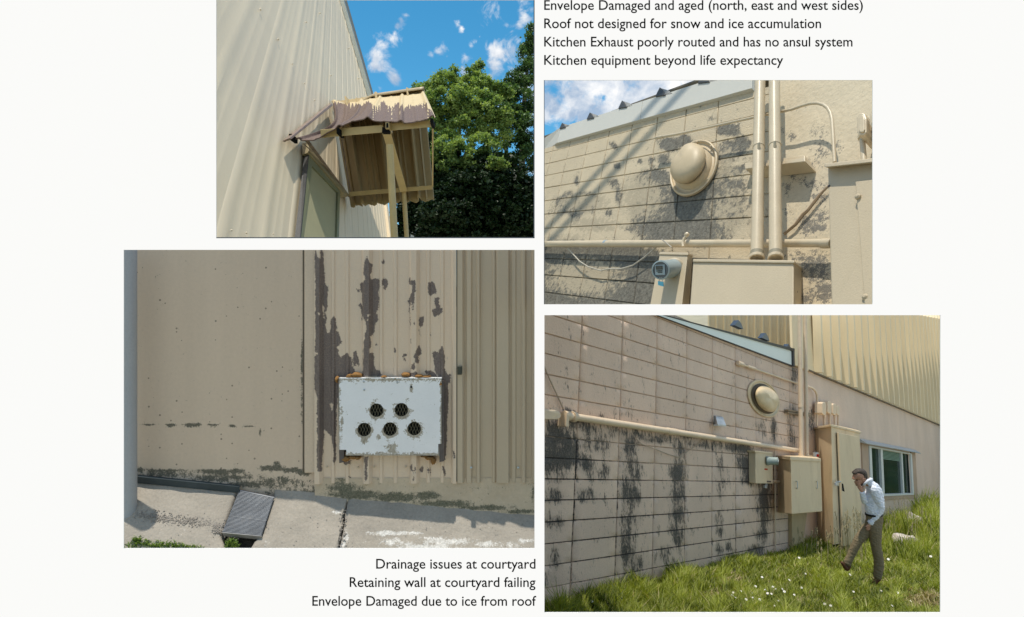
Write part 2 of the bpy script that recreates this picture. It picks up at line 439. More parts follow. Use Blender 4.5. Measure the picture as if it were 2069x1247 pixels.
black_m = flatmat('black_void', (.008, .008, .008))  # black painted in for the dark of hollows and open tube ends
hingeg = surf('seal_grey', (.10, .12, .11), .6, .2, 20)
bld = thing('concrete_block_building', W4(3, 14, 0), 'tan block building with mould stained lower courses, cream siding above and a sliding window', 'building')
STAIN4 = blobs([(1180,862,60,9,.62),(1260,875,60,9,.62),(1340,888,60,9,.6),(1420,898,50,8,.6),(1490,905,30,10,.8),(1120,905,40,60,.66),(1150,850,40,8,.8),(1275,1140,16,40,.5),(1200,900,40,20,.5),(1370,1010,16,110,.5),(1272,1000,18,150,.45),(1545,980,14,80,.7),(1455,960,8,60,.42),(1120,880,22,26,1.15),(1140,925,26,22,1.2),(1105,930,22,22,1.15),(1155,905,14,30,1.0),(1185,940,12,18,.95),(1185,1000,18,14,.55),(1120,1000,26,16,.55),
 (1190,868,9,16,.8),(1224,952,9,18,.62),(1200,950,8,22,.6),(1272,900,15,32,.72),(1278,950,18,30,.70),(1270,990,16,30,.72),(1285,1000,10,14,.66),(1275,1020,20,12,.5),(1270,1052,20,12,.62),(1265,1110,14,34,.6),(1295,1135,10,10,.5),
 (1375,905,12,20,.66),(1370,955,17,20,.98),(1372,995,13,26,.72),(1370,1040,12,24,.82),(1362,1068,10,12,.66),(1370,1090,10,14,.88),(1358,1155,13,13,.86),(1340,1120,16,16,.48),(1250,840,22,5,.6),(1230,838,30,5,.6),(1150,835,16,8,.75),
 (1385,880,20,6,.9),(1453,1050,8,14,.5),(1455,1075,7,9,.82),(1454,1110,9,9,.7),(1472,1105,7,8,.85),(1475,1128,8,8,.9),(1500,905,18,12,1.05),(1505,935,16,16,1.0),(1512,965,12,16,.95),(1543,1010,13,26,.95),(1545,1040,11,20,.85),(1541,1075,10,25,.75),(1530,1115,16,12,.85),
 (1608,700,7,60,.30),(1605,760,7,26,.72),(1604,830,6,22,.6),(1602,890,7,20,.6),(1536,858,10,10,.55),(1540,868,9,16,.62),(1563,870,3,28,.95),(1120,1130,14,24,.45),(1100,1050,20,20,.4),(1130,1060,12,16,.45),(1106,1170,24,20,.3),(1440,905,30,8,.35),(1460,980,10,20,.3),(1520,950,10,8,.8),(1598,860,5,40,.5)])
JOINT4 = blobs([(1240,1060,190,130,.95),(1420,1080,200,90,.95),(1150,960,90,80,1.0),(1500,1020,110,110,1.0)], .15)
H0 = -.012
def edge_dist(W, x, y, su, sv):
    q = W.iH @ np.stack([x, y, np.ones_like(x)]); u, v = q[0] / q[2], q[1] / q[2]
    return np.minimum(np.abs(u - np.round(u)) * su, np.abs(v - np.round(v)) * sv)
def wallmask4(x, y):
    return STAIN4(x, y) + np.clip(1 - edge_dist(W4, x, y, 60, 22), 0, 1) * np.clip(JOINT4(x, y) - .2, 0, 1) * 1.0 + .02
def block_mesh(W, u, v, bu, bv, du=1.0, dv=1.0, prot=0.0, nu=6, nv=3, h=.016):
    mb = MB(); us = [bu] + [bu + (1 - 2 * bu) * k / (nu - 2) for k in range(0, nu - 1)][0:]
    us = [bu * .45] + list(np.linspace(bu, 1 - bu, nu - 1)) + [1 - bu * .45]
    vs_ = [bv * .45] + list(np.linspace(bv, 1 - bv, nv - 1)) + [1 - bv * .45]
    A, B = len(us), len(vs_)
    ws = [noise.noise(Vector((u * 3.1 + k, v * 2.3, 5))) * .010 for k in range(4)]
    pts = []
    for j, b in enumerate(vs_):
        for i, a in enumerate(us):
            edge = i in (0, A - 1) or j in (0, B - 1)
            uu = a + (ws[j % 4] if i in (0, A - 1) else 0); vv = b + (ws[i % 4] * 2 if j in (0, B - 1) else 0)
            pts.append(W(u + uu * du, v + vv * dv, prot - (h * .45 if edge else 0) + noise.noise(Vector((u + a, v + b, 2))) * h * .06))
    mb.add(pts, [(j * A + i, j * A + i + 1, (j + 1) * A + i + 1, (j + 1) * A + i) for j in range(B - 1) for i in range(A - 1)])
    ring = [i for i in range(A)] + [(j * A + A - 1) for j in range(1, B)] + [(B - 1) * A + i for i in range(A - 2, -1, -1)] + [j * A for j in range(B - 2, 0, -1)]
    bk = []
    for r in ring:
        j, i = divmod(r, A); bk.append(W(u + us[i] * du, v + vs_[j] * dv, prot - h * 1.6))
    o = len(mb.v); mb.v.extend([tuple(map(float, p)) for p in bk]); n = len(ring)
    for k in range(n): mb.f.append((ring[k], ring[(k + 1) % n], o + (k + 1) % n, o + k)); mb.m.append(0)
    return mb
fasc_v = lambda u: -2.33
def quadtest(W, u0, v0, u1, v1, box):
    q = proj(np.array([W(u0, v0), W(u1, v0), W(u1, v1), W(u0, v1)]))
    return not (q[:, 0].max() < box[0] or q[:, 0].min() > box[2] or q[:, 1].max() < box[1] or q[:, 1].min() > box[3])
for r in range(-9, 15):
    for c in range(-1, 10):
        v0, v1 = r, r + 1
        if c >= 3 and r < -3: continue
        if c >= 3 and r == -3: v0 = -2.33
        if c < 3 and r < -7: continue
        if r == 14: v1 = 14.6
        u1 = c + 1 if c < 9 else 9.75
        if not quadtest(W4, c, v0, u1, v1, (1085, 622, 1700, 1262)): continue
        big = c < 6
        obj('block', block_mesh(W4, c, v0, .020 + .0012 * c, .038, u1 - c, v1 - v0, random.uniform(-.0015, .0015), 8 if big else 5, 5 if big else 4), wall4_m, bld, 4, wallmask4, smooth=50)
mb = MB().grid(lambda u, v: W4(u, v, H0), np.linspace(-1, 9.75, 60), np.linspace(-8, 14.7, 90))
keep = []
for k, f in enumerate(mb.f):
    c = proj(np.mean([mb.v[i] for i in f], 0)); u, v = W4.uv(*c)
    if u > 3 and v < -2.6: continue
    keep.append(f)
mb.f = keep; mb.m = [0] * len(keep)
obj('mortar', mb, mort4_m, bld, 4, JOINT4)
# smooth rendered wall beyond the boxes
def ripple(u, v): return .006 * math.sin(u * 7.3 + .6 * math.sin(v)) * max(0, min(1, (u - 12) / 4)) * max(0, min(1, (v - 0) / 3)) + .008 * noise.noise(Vector((u * .6, v * .4, 3)))
us = np.linspace(9.75, 33, 150); vs_ = np.linspace(-2.75, 15.5, 60)
mb = MB().grid(lambda u, v: W4(u, v, .004 + ripple(u, v)), us, vs_)
WU0, WU1, WV0, WV1 = 15.9, 21.75, 3.75, 9.25
def inwin(f):
    c = np.mean([W4.uv(*proj(np.array(mb.v[i]))) for i in f], 0); return WU0 < c[0] < WU1 and WV0 < c[1] < WV1
mb.f = [f for f in mb.f if not inwin(f)]; mb.m = [0] * len(mb.f)
obj('rendered_wall', mb, plas4_m, bld, 4, blobs([(1640,850,10,40,.55),(1612,870,10,40,.5),(1690,800,25,25,.28),(1720,790,60,30,.22),(1705,830,15,15,.3)]), smooth=60)
# fascia and roof edge above the block wall
def w4box(u0, u1, v0, v1, h0, h1, seg=1):
    mb = MB()
    for k in range(seg):
        a, b = u0 + (u1 - u0) * k / seg, u0 + (u1 - u0) * (k + 1) / seg
        mb.hexa([W4(a, v1, h0), W4(b, v1, h0), W4(b, v0, h0), W4(a, v0, h0), W4(a, v1, h1), W4(b, v1, h1), W4(b, v0, h1), W4(a, v0, h1)])
    return mb
obj('fascia', w4box(2.5, 9.02, -3.72, -2.36, .0, .03), white_trim, bld, 4)
obj('drip_edge', w4box(2.5, 9.1, -2.39, -2.31, .0, .036), dark_metal, bld, 4)
obj('roof_edge', w4box(2.5, 9.15, -3.98, -3.72, -.3, .05), surf('roof_edge_brown', (.05, .045, .035), .5), bld, 4)
obj('corner_flashing', w4box(9.02, 9.14, -3.9, -2.3, -.1, .05), dark_metal, bld, 4)
for u in (5.95, 7.35, 8.75):
    m_ = MB().prism([W4(u - .10, -3.66, .03), W4(u + .32, -3.66, .03), W4(u + .22, -4.05, .03), W4(u + .10, -4.22, .03)], -S4.N * .06)
    obj('ridge_cap', m_, surf('ridge_dark', (.05, .06, .08), .35, spec=.6) if u < 6 else bpy.data.materials['ridge_dark'], bld, 4)
# siding panels
def rib_profile(n_minor=2, hi=.05, w=.16, lo=.008):
    p = [(0, 0), (.06, hi), (.06 + w, hi), (.12 + w, 0)]
    a = .12 + w
    for k in range(n_minor):
        c = a + (1 - a) * (k + 1) / (n_minor + 1)
        p += [(c - .035, 0), (c - .015, lo), (c + .015, lo), (c + .035, 0)]
    return p
PROF = rib_profile(2, .11, .15, .012)
def siding4(u0, k0, k1, step, vbot, vtopf, h0, name='siding_panel', out=.0):
    cols = []
    for k in range(k0, k1):
        for a, h in PROF: cols.append((u0 + (k + a) * step, h))
    cols.append((u0 + k1 * step, 0))
    mb = MB(); n = len(cols)
    vt = [vtopf(c[0]) for c in cols]; rows = 6
    for j in range(rows + 1):
        for (c, h), t in zip(cols, vt):
            mb.v.append(tuple(W4(c, vbot + (t - vbot) * j / rows, h0 + h)))
    for j in range(rows):
        for i in range(n - 1): mb.f.append((j * n + i, j * n + i + 1, (j + 1) * n + i + 1, (j + 1) * n + i)); mb.m.append(0)
    # folded lower lip
    o = len(mb.v)
    for (c, h), t in zip(cols, vt): mb.v.append(tuple(W4(c, vbot, h0 - .03)))
    for i in range(n - 1): mb.f.append((i, i + 1, o + i + 1, o + i)); mb.m.append(0)
    return obj(name, mb, side4_m, bld, 4, smooth=25)
k = 0
for k in range(0, 29, 3):
    siding4(10.62, k, min(k + 3, 29), .789, -2.6, lambda u: -17 - (u - 10) * 1.35, .03)
# wall stub between roof and corner, upper siding behind the roof
mb = MB()
for i in range(3):
    pass
siding_b = []
for k in range(3):
    cols = []
    for q in range(4):
        for a, h in PROF + [(1.0, 0)]: cols.append((1430 + (k * 4 + q + a) * 15.5, h * .4))
    mbb = MB(); n = len(cols)
    SB = Plane((0, -1, .03), (1500, 650), 11.5)
    for y in (716, 625):
        for x, h in cols: mbb.v.append(tuple(SB.on(x, y) + V(0, -h, 0)))
    for i in range(n - 1): mbb.f.append((i, i + 1, n + i + 1, n + i)); mbb.m.append(0)
    obj('upper_siding_panel', mbb, side4_m, bld, 4, smooth=25)
obj('corner_panel', w4box(9.12, 10.66, -12, -2.5, .0, .035), side4_m, bld, 4, bevel=.004)
obj('base_flashing', w4box(10.2, 33, -2.62, -2.5, .004, .05, 6), surf('flash_brown', (.16, .12, .08), .6), bld, 4)
# window
win_frame = surf('window_vinyl', (.70, .70, .66), .4, .03)
glass4 = surf('window_glass_dark', (.012, .030, .022), .15, .5, 1.5, spec=.06, bump=.02, bscale=3)
wn_ = obj('window', w4box(15.66, 21.95, 9.25, 9.5, -.02, .045), win_frame, bld, 4, bevel=.003)
obj('frame', w4box(15.66, 15.92, 3.53, 9.25, -.02, .045), win_frame, wn_, 4, bevel=.003)
obj('frame', w4box(21.70, 21.95, 3.53, 9.25, -.02, .045), win_frame, wn_, 4, bevel=.003)
obj('frame', w4box(15.92, 21.70, 3.53, 3.72, -.02, .045), win_frame, wn_, 4, bevel=.003)
obj('mullion', w4box(17.15, 17.42, 3.72, 9.25, -.02, .035), win_frame, wn_, 4, bevel=.003)
obj('mullion', w4box(20.22, 20.42, 3.72, 9.25, -.02, .03), win_frame, wn_, 4, bevel=.003)
for a, b in ((15.92, 17.15), (17.42, 20.22), (20.42, 21.70)):
    obj('pane', w4box(a, b, 3.72, 9.25, -.03, -.012), glass4, wn_, 4)
blind = surf('blind_green', (.16, .26, .19), .6, .05)
for i in range(7):
    obj('blind_slat', w4box(17.42, 20.22, 3.76 + i * .17, 3.88 + i * .17, -.012, -.006), blind, wn_, 4)
trimp = surf('window_trim_tan', (.46, .32, .22), .6)
for a in ((14.9, 15.64, 3.3, 10.0), (21.97, 22.75, 3.2, 10.0), (15.64, 21.97, 9.52, 10.0)):
    obj('window_trim', w4box(*a, .0, .03), trimp, bld, 4, bevel=.004)
mb = MB().hexa([W4(14.7, 3.35, .01), W4(22.9, 3.25, .01), W4(22.9, 2.85, .01), W4(14.7, 2.9, .01), W4(14.7, 3.5, .13), W4(22.9, 3.4, .13), W4(22.9, 3.3, .13), W4(14.7, 3.4, .13)])
obj('window_canopy', mb, galv, bld, 4)

# ---- pipes
def pts4(l, h): return [S4.on(x, y, h) for x, y in l]
def pipe_px(S, p0, p1, h):  return S.on(*p0, h), S.on(*p1, h)
def rpx(P, px): return px * P[1] / FP
t = thing('conduit', S4.on(1130, 845, .05), 'long thick tan conduit sloping across the block wall under the fan', 'pipe')
a, b = pipe_px(S4, (1140, 839.5), (1614, 910.5), .05)
R_ = .029
obj('pipe', MB().tube([a + (b - a) * k / 14 for k in range(15)], R_, 16), tanpipe, t, 4, smooth=40)
c1 = a + (b - a) * .012
for f0, f1, rr in ((.0, .012, 1.28), (.018, .026, 1.42), (.30, .335, 1.12)):
    obj('coupling', MB().tube([a + (b - a) * f0, a + (b - a) * f1], R_ * rr, 16), tanpipe, t, 4, smooth=40, bevel=.003)
cb = MB(); q = [(1082, 826), (1126, 829), (1133, 835), (1134, 842), (1128, 848), (1082, 848)]
fr = [S4.on(x, y, .10) for x, y in q]; cb.prism(fr, -S4.N * .09)
obj('pull_elbow', cb, tanpipe, t, 4, bevel=.006)
obj('cover_plate', MB().prism([S4.on(x, y, .106) for x, y in [(1085, 830), (1120, 832.5), (1127, 838), (1120, 844), (1085, 843.5)]], -S4.N * .008), tanmetal, t, 4, bevel=.002)
st_ = obj('strap', MB().slab(S4, [(1143, 862), (1149, 863), (1151, 835), (1146, 834)], .0, .085), tanpipe, t, 4, bevel=.003)
# two tall risers
for i, (xt0, xb0, rp, lab) in enumerate(((1615.0, 1618.6, 4.1, 'left tall tan riser pipe standing on the wall box'), (1625.2, 1630.0, 3.9, 'right tall tan riser pipe standing on the wall box'))):
    t = thing('riser_pipe', S4.on(xb0, 922, .12), lab, 'pipe', 'riser pipes above the wall box')
    a = S4.on(xb0, 921, .12); b = S4.on(xt0, 560, .12); r_ = rpx(a, rp)
    P_ = [a + (b - a) * k / 6 for k in range(7)]
    obj('pipe', MB().tube(P_, r_, 16), tanpipe, t, 4, smooth=40)
    obj('coupling', MB().tube([a, a + (b - a) * .012], r_ * 1.15, 16), tanpipe, t, 4, smooth=40)
    m_ = a + (b - a) * ((921 - 828) / 361 * 1.0)
    obj('clamp', MB().tube([m_, m_ + (b - a) * .012], r_ * 1.2, 16), tanpipe, t, 4, smooth=40)
# strut that carries the risers
t = thing('strut_rail', S4.on(1595, 834, 0), 'short rusty strut rail holding both riser pipes to the block wall', 'bracket')
for dy in (0, 4.5):
    obj('rail', MB().slab(S4, [(1593, 831 + dy), (1640, 838 + dy), (1640, 834.5 + dy), (1593, 827.5 + dy)], 0, .06), surf('strut_rusty', (.26, .19, .12), .6, .2, 20) if dy == 0 else bpy.data.materials['strut_rusty'], t, 4, bevel=.002)
# thin branch conduit
t = thing('thin_conduit', S4.on(1500, 736, 0), 'thin tan conduit above the fan ending in an elbow fitting', 'pipe')
a, b = S4.on(1496, 735.5, .03), S4.on(1612, 775.5, .03)
obj('pipe', MB().tube([a, (a + b) / 2, b], .015, 10), tanpipe, t, 4, smooth=40)
obj('elbow', MB().tube([S4.on(1491, 733.5, .03), S4.on(1500, 737, .03)], .030, 10), tanpipe, t, 4, bevel=.004, smooth=40)
obj('coupling', MB().tube([a + (b - a) * .1, a + (b - a) * .22], .021, 10), tanpipe, t, 4, smooth=40)
t = thing('curved_conduit', S4.on(1650, 860, .04), 'thin tan conduit that curves down onto the tall cabinet', 'pipe')
cv = [(1628, 780), (1634, 781.5), (1641, 784), (1647, 789.5), (1650.5, 798), (1651.3, 808), (1651, 830), (1650.5, 861)]
obj('pipe', MB().tube(pts4(cv, .06), .016, 10), tanpipe, t, 4, smooth=60)
# conduit bodies on the cabinet
for i, (x, y0, y1, w, lab) in enumerate(((1665.5, 813, 838, 3.9, 'leftmost pipe fitting on top of the tall cabinet'), (1676.5, 811, 835, 3.9, 'second pipe fitting from the left on top of the tall cabinet'),
                                     (1686.5, 816, 838, 3.3, 'third pipe fitting from the left on top of the tall cabinet'), (1693.5, 820, 838, 3.0, 'rightmost pipe fitting on top of the tall cabinet'))):
    t = thing('pipe_fitting', S4.on(x, 862, .12), lab, 'pipe fitting', 'pipe fittings on the tall cabinet')
    hh = .10
    pts = [S4.on(x - w, y1 - 3, hh + .05), S4.on(x - w * .5, y1, hh + .05), S4.on(x + w * .5, y1 + 1, hh + .05), S4.on(x + w, y1 - 2, hh + .05), S4.on(x + w, y0 + 3, hh + .05), S4.on(x + w * .5, y0, hh + .05), S4.on(x - w * .5, y0 - .5, hh + .05), S4.on(x - w, y0 + 2, hh + .05)]
    obj('fitting_body', MB().prism(pts, -S4.N * .11), tanpipe, t, 4, bevel=.006)
    obj('pipe', MB().tube([S4.on(x, y1 - 2, hh), S4.on(x, 866, hh)], rpx(S4.on(x, y1, hh), w * .62), 10), tanpipe, t, 4, smooth=40)
    obj('coupling', MB().tube([S4.on(x, y1, hh), S4.on(x, y1 + 5, hh)], rpx(S4.on(x, y1, hh), w * .85), 10), tanpipe, t, 4, smooth=40)
# exhaust fan
fan_m = surf('fan_paint_tan', (.66, .52, .33), .38, .10, 5, grime=.35, grime_col=(.22, .15, .09), bump=.05, bscale=18)
t = thing('exhaust_fan', S4.on(1543, 830, 0), 'round tan wall exhaust fan with a dented dome on the shaded block wall', 'fan')
def view_axis(P, N, k):      # fan tipped a little towards the viewer
    return unit(np.asarray(N) - unit(P) * k)
cF = S4.on(1543, 806, 0); axF = view_axis(cF, S4.N, 1.0); k_ = cF[1] / FP
# the round flange is squashed in the oblique wall plane: give it radii along wall axes
def disc(c, e1, e2, ax, prof, seg=36, dent=None):
    mb = MB(); vs = []; n = len(prof)
    for i, (r, h) in enumerate(prof):
        for k in range(seg):
            an = 2 * math.pi * k / seg; rr, hh = r, h
            if dent: rr, hh = dent(i / (n - 1), an, r, h)
            vs.append(c + ax * hh + e1 * (math.cos(an) * rr) + e2 * (math.sin(an) * rr))
    fs = [(i * seg + k, i * seg + (k + 1) % seg, (i + 1) * seg + (k + 1) % seg, (i + 1) * seg + k) for i in range(n - 1) for k in range(seg)]
    fs += [tuple(range(seg))[::-1], tuple((n - 1) * seg + k for k in range(seg))]
    return mb.add(vs, fs)
eu = S4.on(1573, 815, 0) - cF; ev = S4.on(1541, 770, 0) - cF
obj('flange', disc(cF, eu, ev, axF, [(1.0, .0), (1.03, .012), (1.0, .028), (.95, .030), (.91, .016), (.86, .012), (.80, .012), (.72, .03), (.62, .042), (.4, .042)]), fan_m, t, 4, smooth=35)
def dent4(f, an, r, h):
    d = .014 * math.exp(-((an - 1.6) / .5) ** 2) * (1 if f > .25 else 0) + .006 * math.sin(3 * an + 5 * f)
    return r * (1 - d * 4), h - d * 1.0
obj('dome', disc(cF, eu, ev, axF, [(.60, .05), (.68, .052), (.70, .058), (.70, .075), (.67, .10), (.60, .125), (.48, .145), (.30, .158), (.09, .163)], dent=dent4), fan_m, t, 4, smooth=40)
obj('grille', disc(cF, eu, ev, axF, [(.55, .02), (.82, .021), (.82, .024), (.62, .060), (.5, .062)]), surf('fan_recess_brown', (.10, .075, .05), .8), t, 4)
# small louvred hood
t = thing('vent_hood', S4.on(1453, 858, 0), 'small galvanised vent hood in the middle of the block wall', 'vent')
A0, A1 = S4.on(1441.5, 859, .0), S4.on(1459, 859, .0); B0, B1 = S4.on(1442, 839, .0), S4.on(1458, 841, .0)
f0, f1 = S4.on(1447, 861, .10) , S4.on(1467.5, 859.5, .10)
mb = MB(); mb.add([A0, B0, B1, A1, S4.on(1446.5, 842, .03), S4.on(1461, 843, .03), S4.on(1467.5, 859.5, .10), S4.on(1450.5, 858, .10), A0 + (B0 - A0) * .05], [(0, 1, 4, 7), (1, 2, 5, 4), (4, 5, 6, 7), (2, 3, 6, 5), (0, 7, 6, 3), (0, 3, 2, 1)])
obj('hood', mb, galv, t, 4, bevel=.002)
obj('hood_lip', MB().slab(S4, [(1450.5, 861), (1467.8, 862), (1467.6, 859), (1450.5, 857.6)], .06, .105), galv, t, 4)
# meter socket with meter
t = thing('meter_box', S4.on(1540, 976, 0), 'small tan box with round meter beside the larger wall box, in shade', 'electric meter')
obj('case', MB().slab(S4, [(1527.5, 977), (1562, 977.3), (1561, 914.3), (1526.5, 911)], 0, .085), tanmetal, t, 4, bevel=.006)
obj('case_lip', MB().slab(S4, [(1526, 914), (1562, 917.6), (1561.5, 914.2), (1525.5, 910.5)], 0, .095), tanmetal, t, 4, bevel=.002)
mc = S4.on(1548, 931, .085); axm = unit(V(.99, -.30, .03)); mg = surf('meter_glass_grey', (.26, .31, .30), .12, .1, 20, spec=.8)
obj('meter', MB().lathe(mc, axm, [(.052, 0), (.056, .02), (.052, .03), (.047, .05), (.047, .12)], 24), surf('meter_grey', (.30, .36, .34), .35), t, 4, smooth=40)
obj('meter_face', MB().lathe(mc + axm * .12, axm, [(.050, 0), (.050, .012), (.043, .016)], 24), mg, t, 4, smooth=40)
obj('register', MB().lathe(mc + axm * .137, axm, [(.028, 0), (.028, .004)], 4), surf('register_pale', (.55, .58, .57), .5), t, 4)
obj('warning_label', MB().slab(S4, [(1545, 949.5), (1551, 950), (1551, 947), (1545, 946.5)], .083, .088), flatmat('label_red', (.50, .07, .03)), t, 4)
obj('name_plate', MB().slab(S4, [(1550, 974.5), (1558.5, 975), (1558.5, 972), (1550, 971.5)], .083, .088), flatmat('plate_brown', (.16, .12, .10)), t, 4)
pad = thing('padlock', S4.on(1549, 986, .09), 'small padlock hanging under the meter box', 'padlock')
obj('lock_body', MB().slab(S4, [(1546.8, 986.5), (1550.6, 986.7), (1550.6, 980.5), (1546.8, 980.3)], .07, .095), galv, pad, 4, bevel=.003)
obj('shackle', MB().tube([S4.on(1547.5, 981, .085), S4.on(1547.6, 978, .085), S4.on(1549.8, 978, .085), S4.on(1549.9, 981, .085)], .004, 6), galv, pad, 4)
t = thing('short_conduit', S4.on(1567, 975, .04), 'short horizontal pipe joining the meter box to the larger wall box', 'pipe')
obj('pipe', MB().tube([S4.on(1561, 972.5, .045), S4.on(1574, 973.5, .045)], .016, 10), tanpipe, t, 4, smooth=40)
t = thing('side_conduit', S4.on(1566, 1115, .02), 'thin vertical pipe on the block wall between the meter box and the larger box', 'pipe')
obj('pipe', MB().tube([S4.on(1565, 912, .02), S4.on(1566, 980, .02), S4.on(1567, 1116, .02)], .009, 8), tanpipe, t, 4, smooth=40)
# large wall box
hB = .17
t = thing('junction_cabinet', S4.on(1610, 1036, 0), 'large tan wall box with two door handles under the riser pipes', 'electrical box')
F_ = [(1599.8, 1039), (1661.4, 1033.5), (1658, 929.5), (1597.6, 926)]
fr = [S4.on(x, y, .30) for x, y in F_]; Bk = [S4.on(x, y, .0) for x, y in ((1572, 1036), (1640, 1031), (1640, 922), (1570.5, 924))]
for k in range(4): Bk[k] = Bk[k]
obj('case', MB().hexa(Bk + fr), tanmetal, t, 4, bevel=.006)
fl = [S4.on(x, y, .315) for x, y in ((1597, 929.5), (1658.8, 933), (1658.6, 926.8), (1596.5, 922.3))]; bl = [S4.on(x, y, .0) for x, y in ((1569, 926), (1640, 929), (1640, 920), (1569, 920.5))]
obj('lid', MB().hexa(bl + fl), tanmetal, t, 4, bevel=.003)
for x, y in ((1611, 973), (1651.5, 973)):
    obj('handle', MB().tube([S4.on(x - 1.5, y, .30), S4.on(x, y, .325), S4.on(x + .5, y + 13, .325), S4.on(x - 1, y + 14, .30)], .006, 6), galv, t, 4)
t = thing('backing_board', S4.on(1615, 1100, 0), 'tan board hanging below the large wall box down into the grass', 'board')
obj('board', MB().slab(S4, [(1601, 1105), (1624, 1092), (1631, 1034), (1600, 1036)], 0, .05), surf('board_tan', (.50, .38, .22), .6, grime=.4), t, 4, bevel=.003)
t = thing('drink_can', S4.on(1648, 929, .1), 'small white and red can on top of the large wall box', 'can')
cc_ = S4.on(1648.5, 926, .12); ax_ = UP4
obj('can_body', MB().lathe(cc_, ax_, [(.036, 0), (.038, .004), (.038, .075), (.034, .085), (.03, .085)], 16), surf('can_white', (.72, .70, .66), .4), t, 4, smooth=40)
obj('can_mark', MB().lathe(cc_ + unit(V(.74, -.66, .0)) * .006, ax_, [(.034, .02), (.0355, .025), (.0355, .055), (.034, .06)], 16), flatmat('can_red', (.55, .03, .02)), t, 4, smooth=40)
# tall cabinet
t = thing('tall_cabinet', S4.on(1690, 1096, 0), 'tall tan electrical cabinet with its door slightly ajar behind the man', 'electrical cabinet')
fr = [S4.on(x, y, .34) for x, y in ((1684.5, 1101), (1742, 1092), (1737, 873.5), (1679.5, 859))]
bk = [S4.on(x, y, .0) for x, y in ((1652, 1092), (1728, 1086), (1728, 870), (1646, 867))]
obj('case', MB().hexa(bk + fr), tanmetal, t, 4, bevel=.006)
fr = [S4.on(x, y, .36) for x, y in ((1678.5, 861.5), (1740, 876), (1740.5, 872.5), (1678.5, 857))]
bk = [S4.on(x, y, .0) for x, y in ((1645, 867.5), (1730, 873), (1730, 868), (1645, 863.5))]
obj('lid', MB().hexa(bk + fr), tanmetal, t, 4, bevel=.003)
d_ = obj('door', MB().slab(S4, [(1704.5, 1104), (1741.5, 1096), (1733.5, 882.5), (1695, 874.5)], .355, .385), tanmetal, t, 4, bevel=.004)
obj('door_gap', MB().slab(S4, [(1699.5, 1103), (1704, 1103), (1694.8, 875), (1692, 874.5)], .335, .352), hingeg, t, 4)
for y in (955, 978, 1016):
    obj('hinge_bolt', MB().lathe(S4.on(1696 + (y - 875) * .041 - 1, y, .35), S4.N, [(.008, 0), (.008, .012), (.004, .016)], 8), galv, t, 4)
obj('latch', MB().tube([S4.on(1689, 973.5, .37), S4.on(1698, 973.5, .40)], .010, 8), galv, t, 4)
pad = thing('padlock', S4.on(1693, 981, .39), 'padlock hanging from the latch of the tall cabinet', 'padlock')
obj('lock_body', MB().slab(S4, [(1690.5, 981.5), (1695, 982), (1695, 975.5), (1690.5, 975)], .38, .41), galv, pad, 4, bevel=.003)
obj('shackle', MB().tube([S4.on(1691.5, 976, .395), S4.on(1691.5, 972.5, .395), S4.on(1694.2, 972.5, .395), S4.on(1694.2, 976, .395)], .004, 6), galv, pad, 4)
t = thing('rag', S4.on(1704, 994, .4), 'small dark rag hanging on the cabinet door edge', 'rag')
obj('cloth', MB().add([S4.on(1701, 977, .40), S4.on(1703.5, 978, .42), S4.on(1706.5, 993.5, .42), S4.on(1702, 992, .40), S4.on(1702.5, 985, .405)], [(0, 1, 4), (1, 2, 4), (2, 3, 4), (3, 0, 4)]), flatmat('rag_black', (.02, .02, .022)), t, 4, solid=.006)
# thin loose cables
cab = surf('cable_tan', (.42, .33, .24), .6)
tag(obj('hanging_cable', MB().tube(pts4([(1097, 735), (1101, 744), (1112, 770), (1124, 795), (1138, 826)], .02), .006, 6), cab, None, 4), 'thin loose cable slanting down the wall to the left end of the conduit', 'cable')
tag(obj('sagging_cable', MB().tube(pts4([(1285, 886), (1296, 897), (1320, 906), (1350, 918), (1372, 924), (1400, 905), (1430, 882)], .02), .004, 6), cab, None, 4), 'thin cable sagging below the thick conduit', 'cable')
# ================================================================== PICTURE: gable wall with a battered porch roof, trees behind
side1 = surf('siding_cream_gable', (.72, .61, .44), .45, .04, 1.2, vstretch=(1, 1, .12), fine=.02)
rake_m = surf('rake_trim_brown', (.16, .14, .095), .5); pale_m = surf('rake_trim_pale', (.30, .33, .30), .4)
bld1 = thing('metal_clad_gable', S1.on(640, 488), 'cream ribbed metal gable wall seen from below beside the porch', 'building')
xk = lambda k: 812 - 1 / (.01792 - .000866 * k)          # where rib k crosses the line y = 240
def p1(k, y, h=0.0):
    x = 683 + (xk(k) - 683) * (y + 400) / 640
    return S1.on(max(x, 430), y, 0) + S1.N * h
def ytop(k):
    m = (xk(k) - 683) / 640;
    y = (694.8 - 683 - 400 * m) / (m - .292) if m < .29 else -100
    return max(-85, min(y, 480)) if m > .02 else -85
prof1 = [(0, 0), (.05, 1), (.20, 1), (.25, 0), (.42, 0), (.44, .16), (.49, .16), (.51, 0), (.68, 0), (.70, .16), (.75, .16), (.77, 0)]
def panel1(k0, k1):
    cols = []
    k = k1
    while k > k0:
        for a, h in prof1: cols.append((k - a, h))
        k -= 1
    cols.append((k0, 0)); mb = MB(); n = len(cols); rows = 8
    hk = lambda k: .085 * math.exp(-((k - 17) / 14) ** 2 * .0) * (1.0 if k < 14 else .8)
    for j in range(rows + 1):
        for k, h in cols:
            yt = ytop(k); y = 491 + (yt - 491) * j / rows; mb.v.append(tuple(p1(k, y, h * .0055)))
    for j in range(rows):
        for i in range(n - 1): mb.f.append((j * n + i, j * n + i + 1, (j + 1) * n + i + 1, (j + 1) * n + i)); mb.m.append(0)
    return obj('siding_panel', mb, side1, bld1, 1, smooth=20)
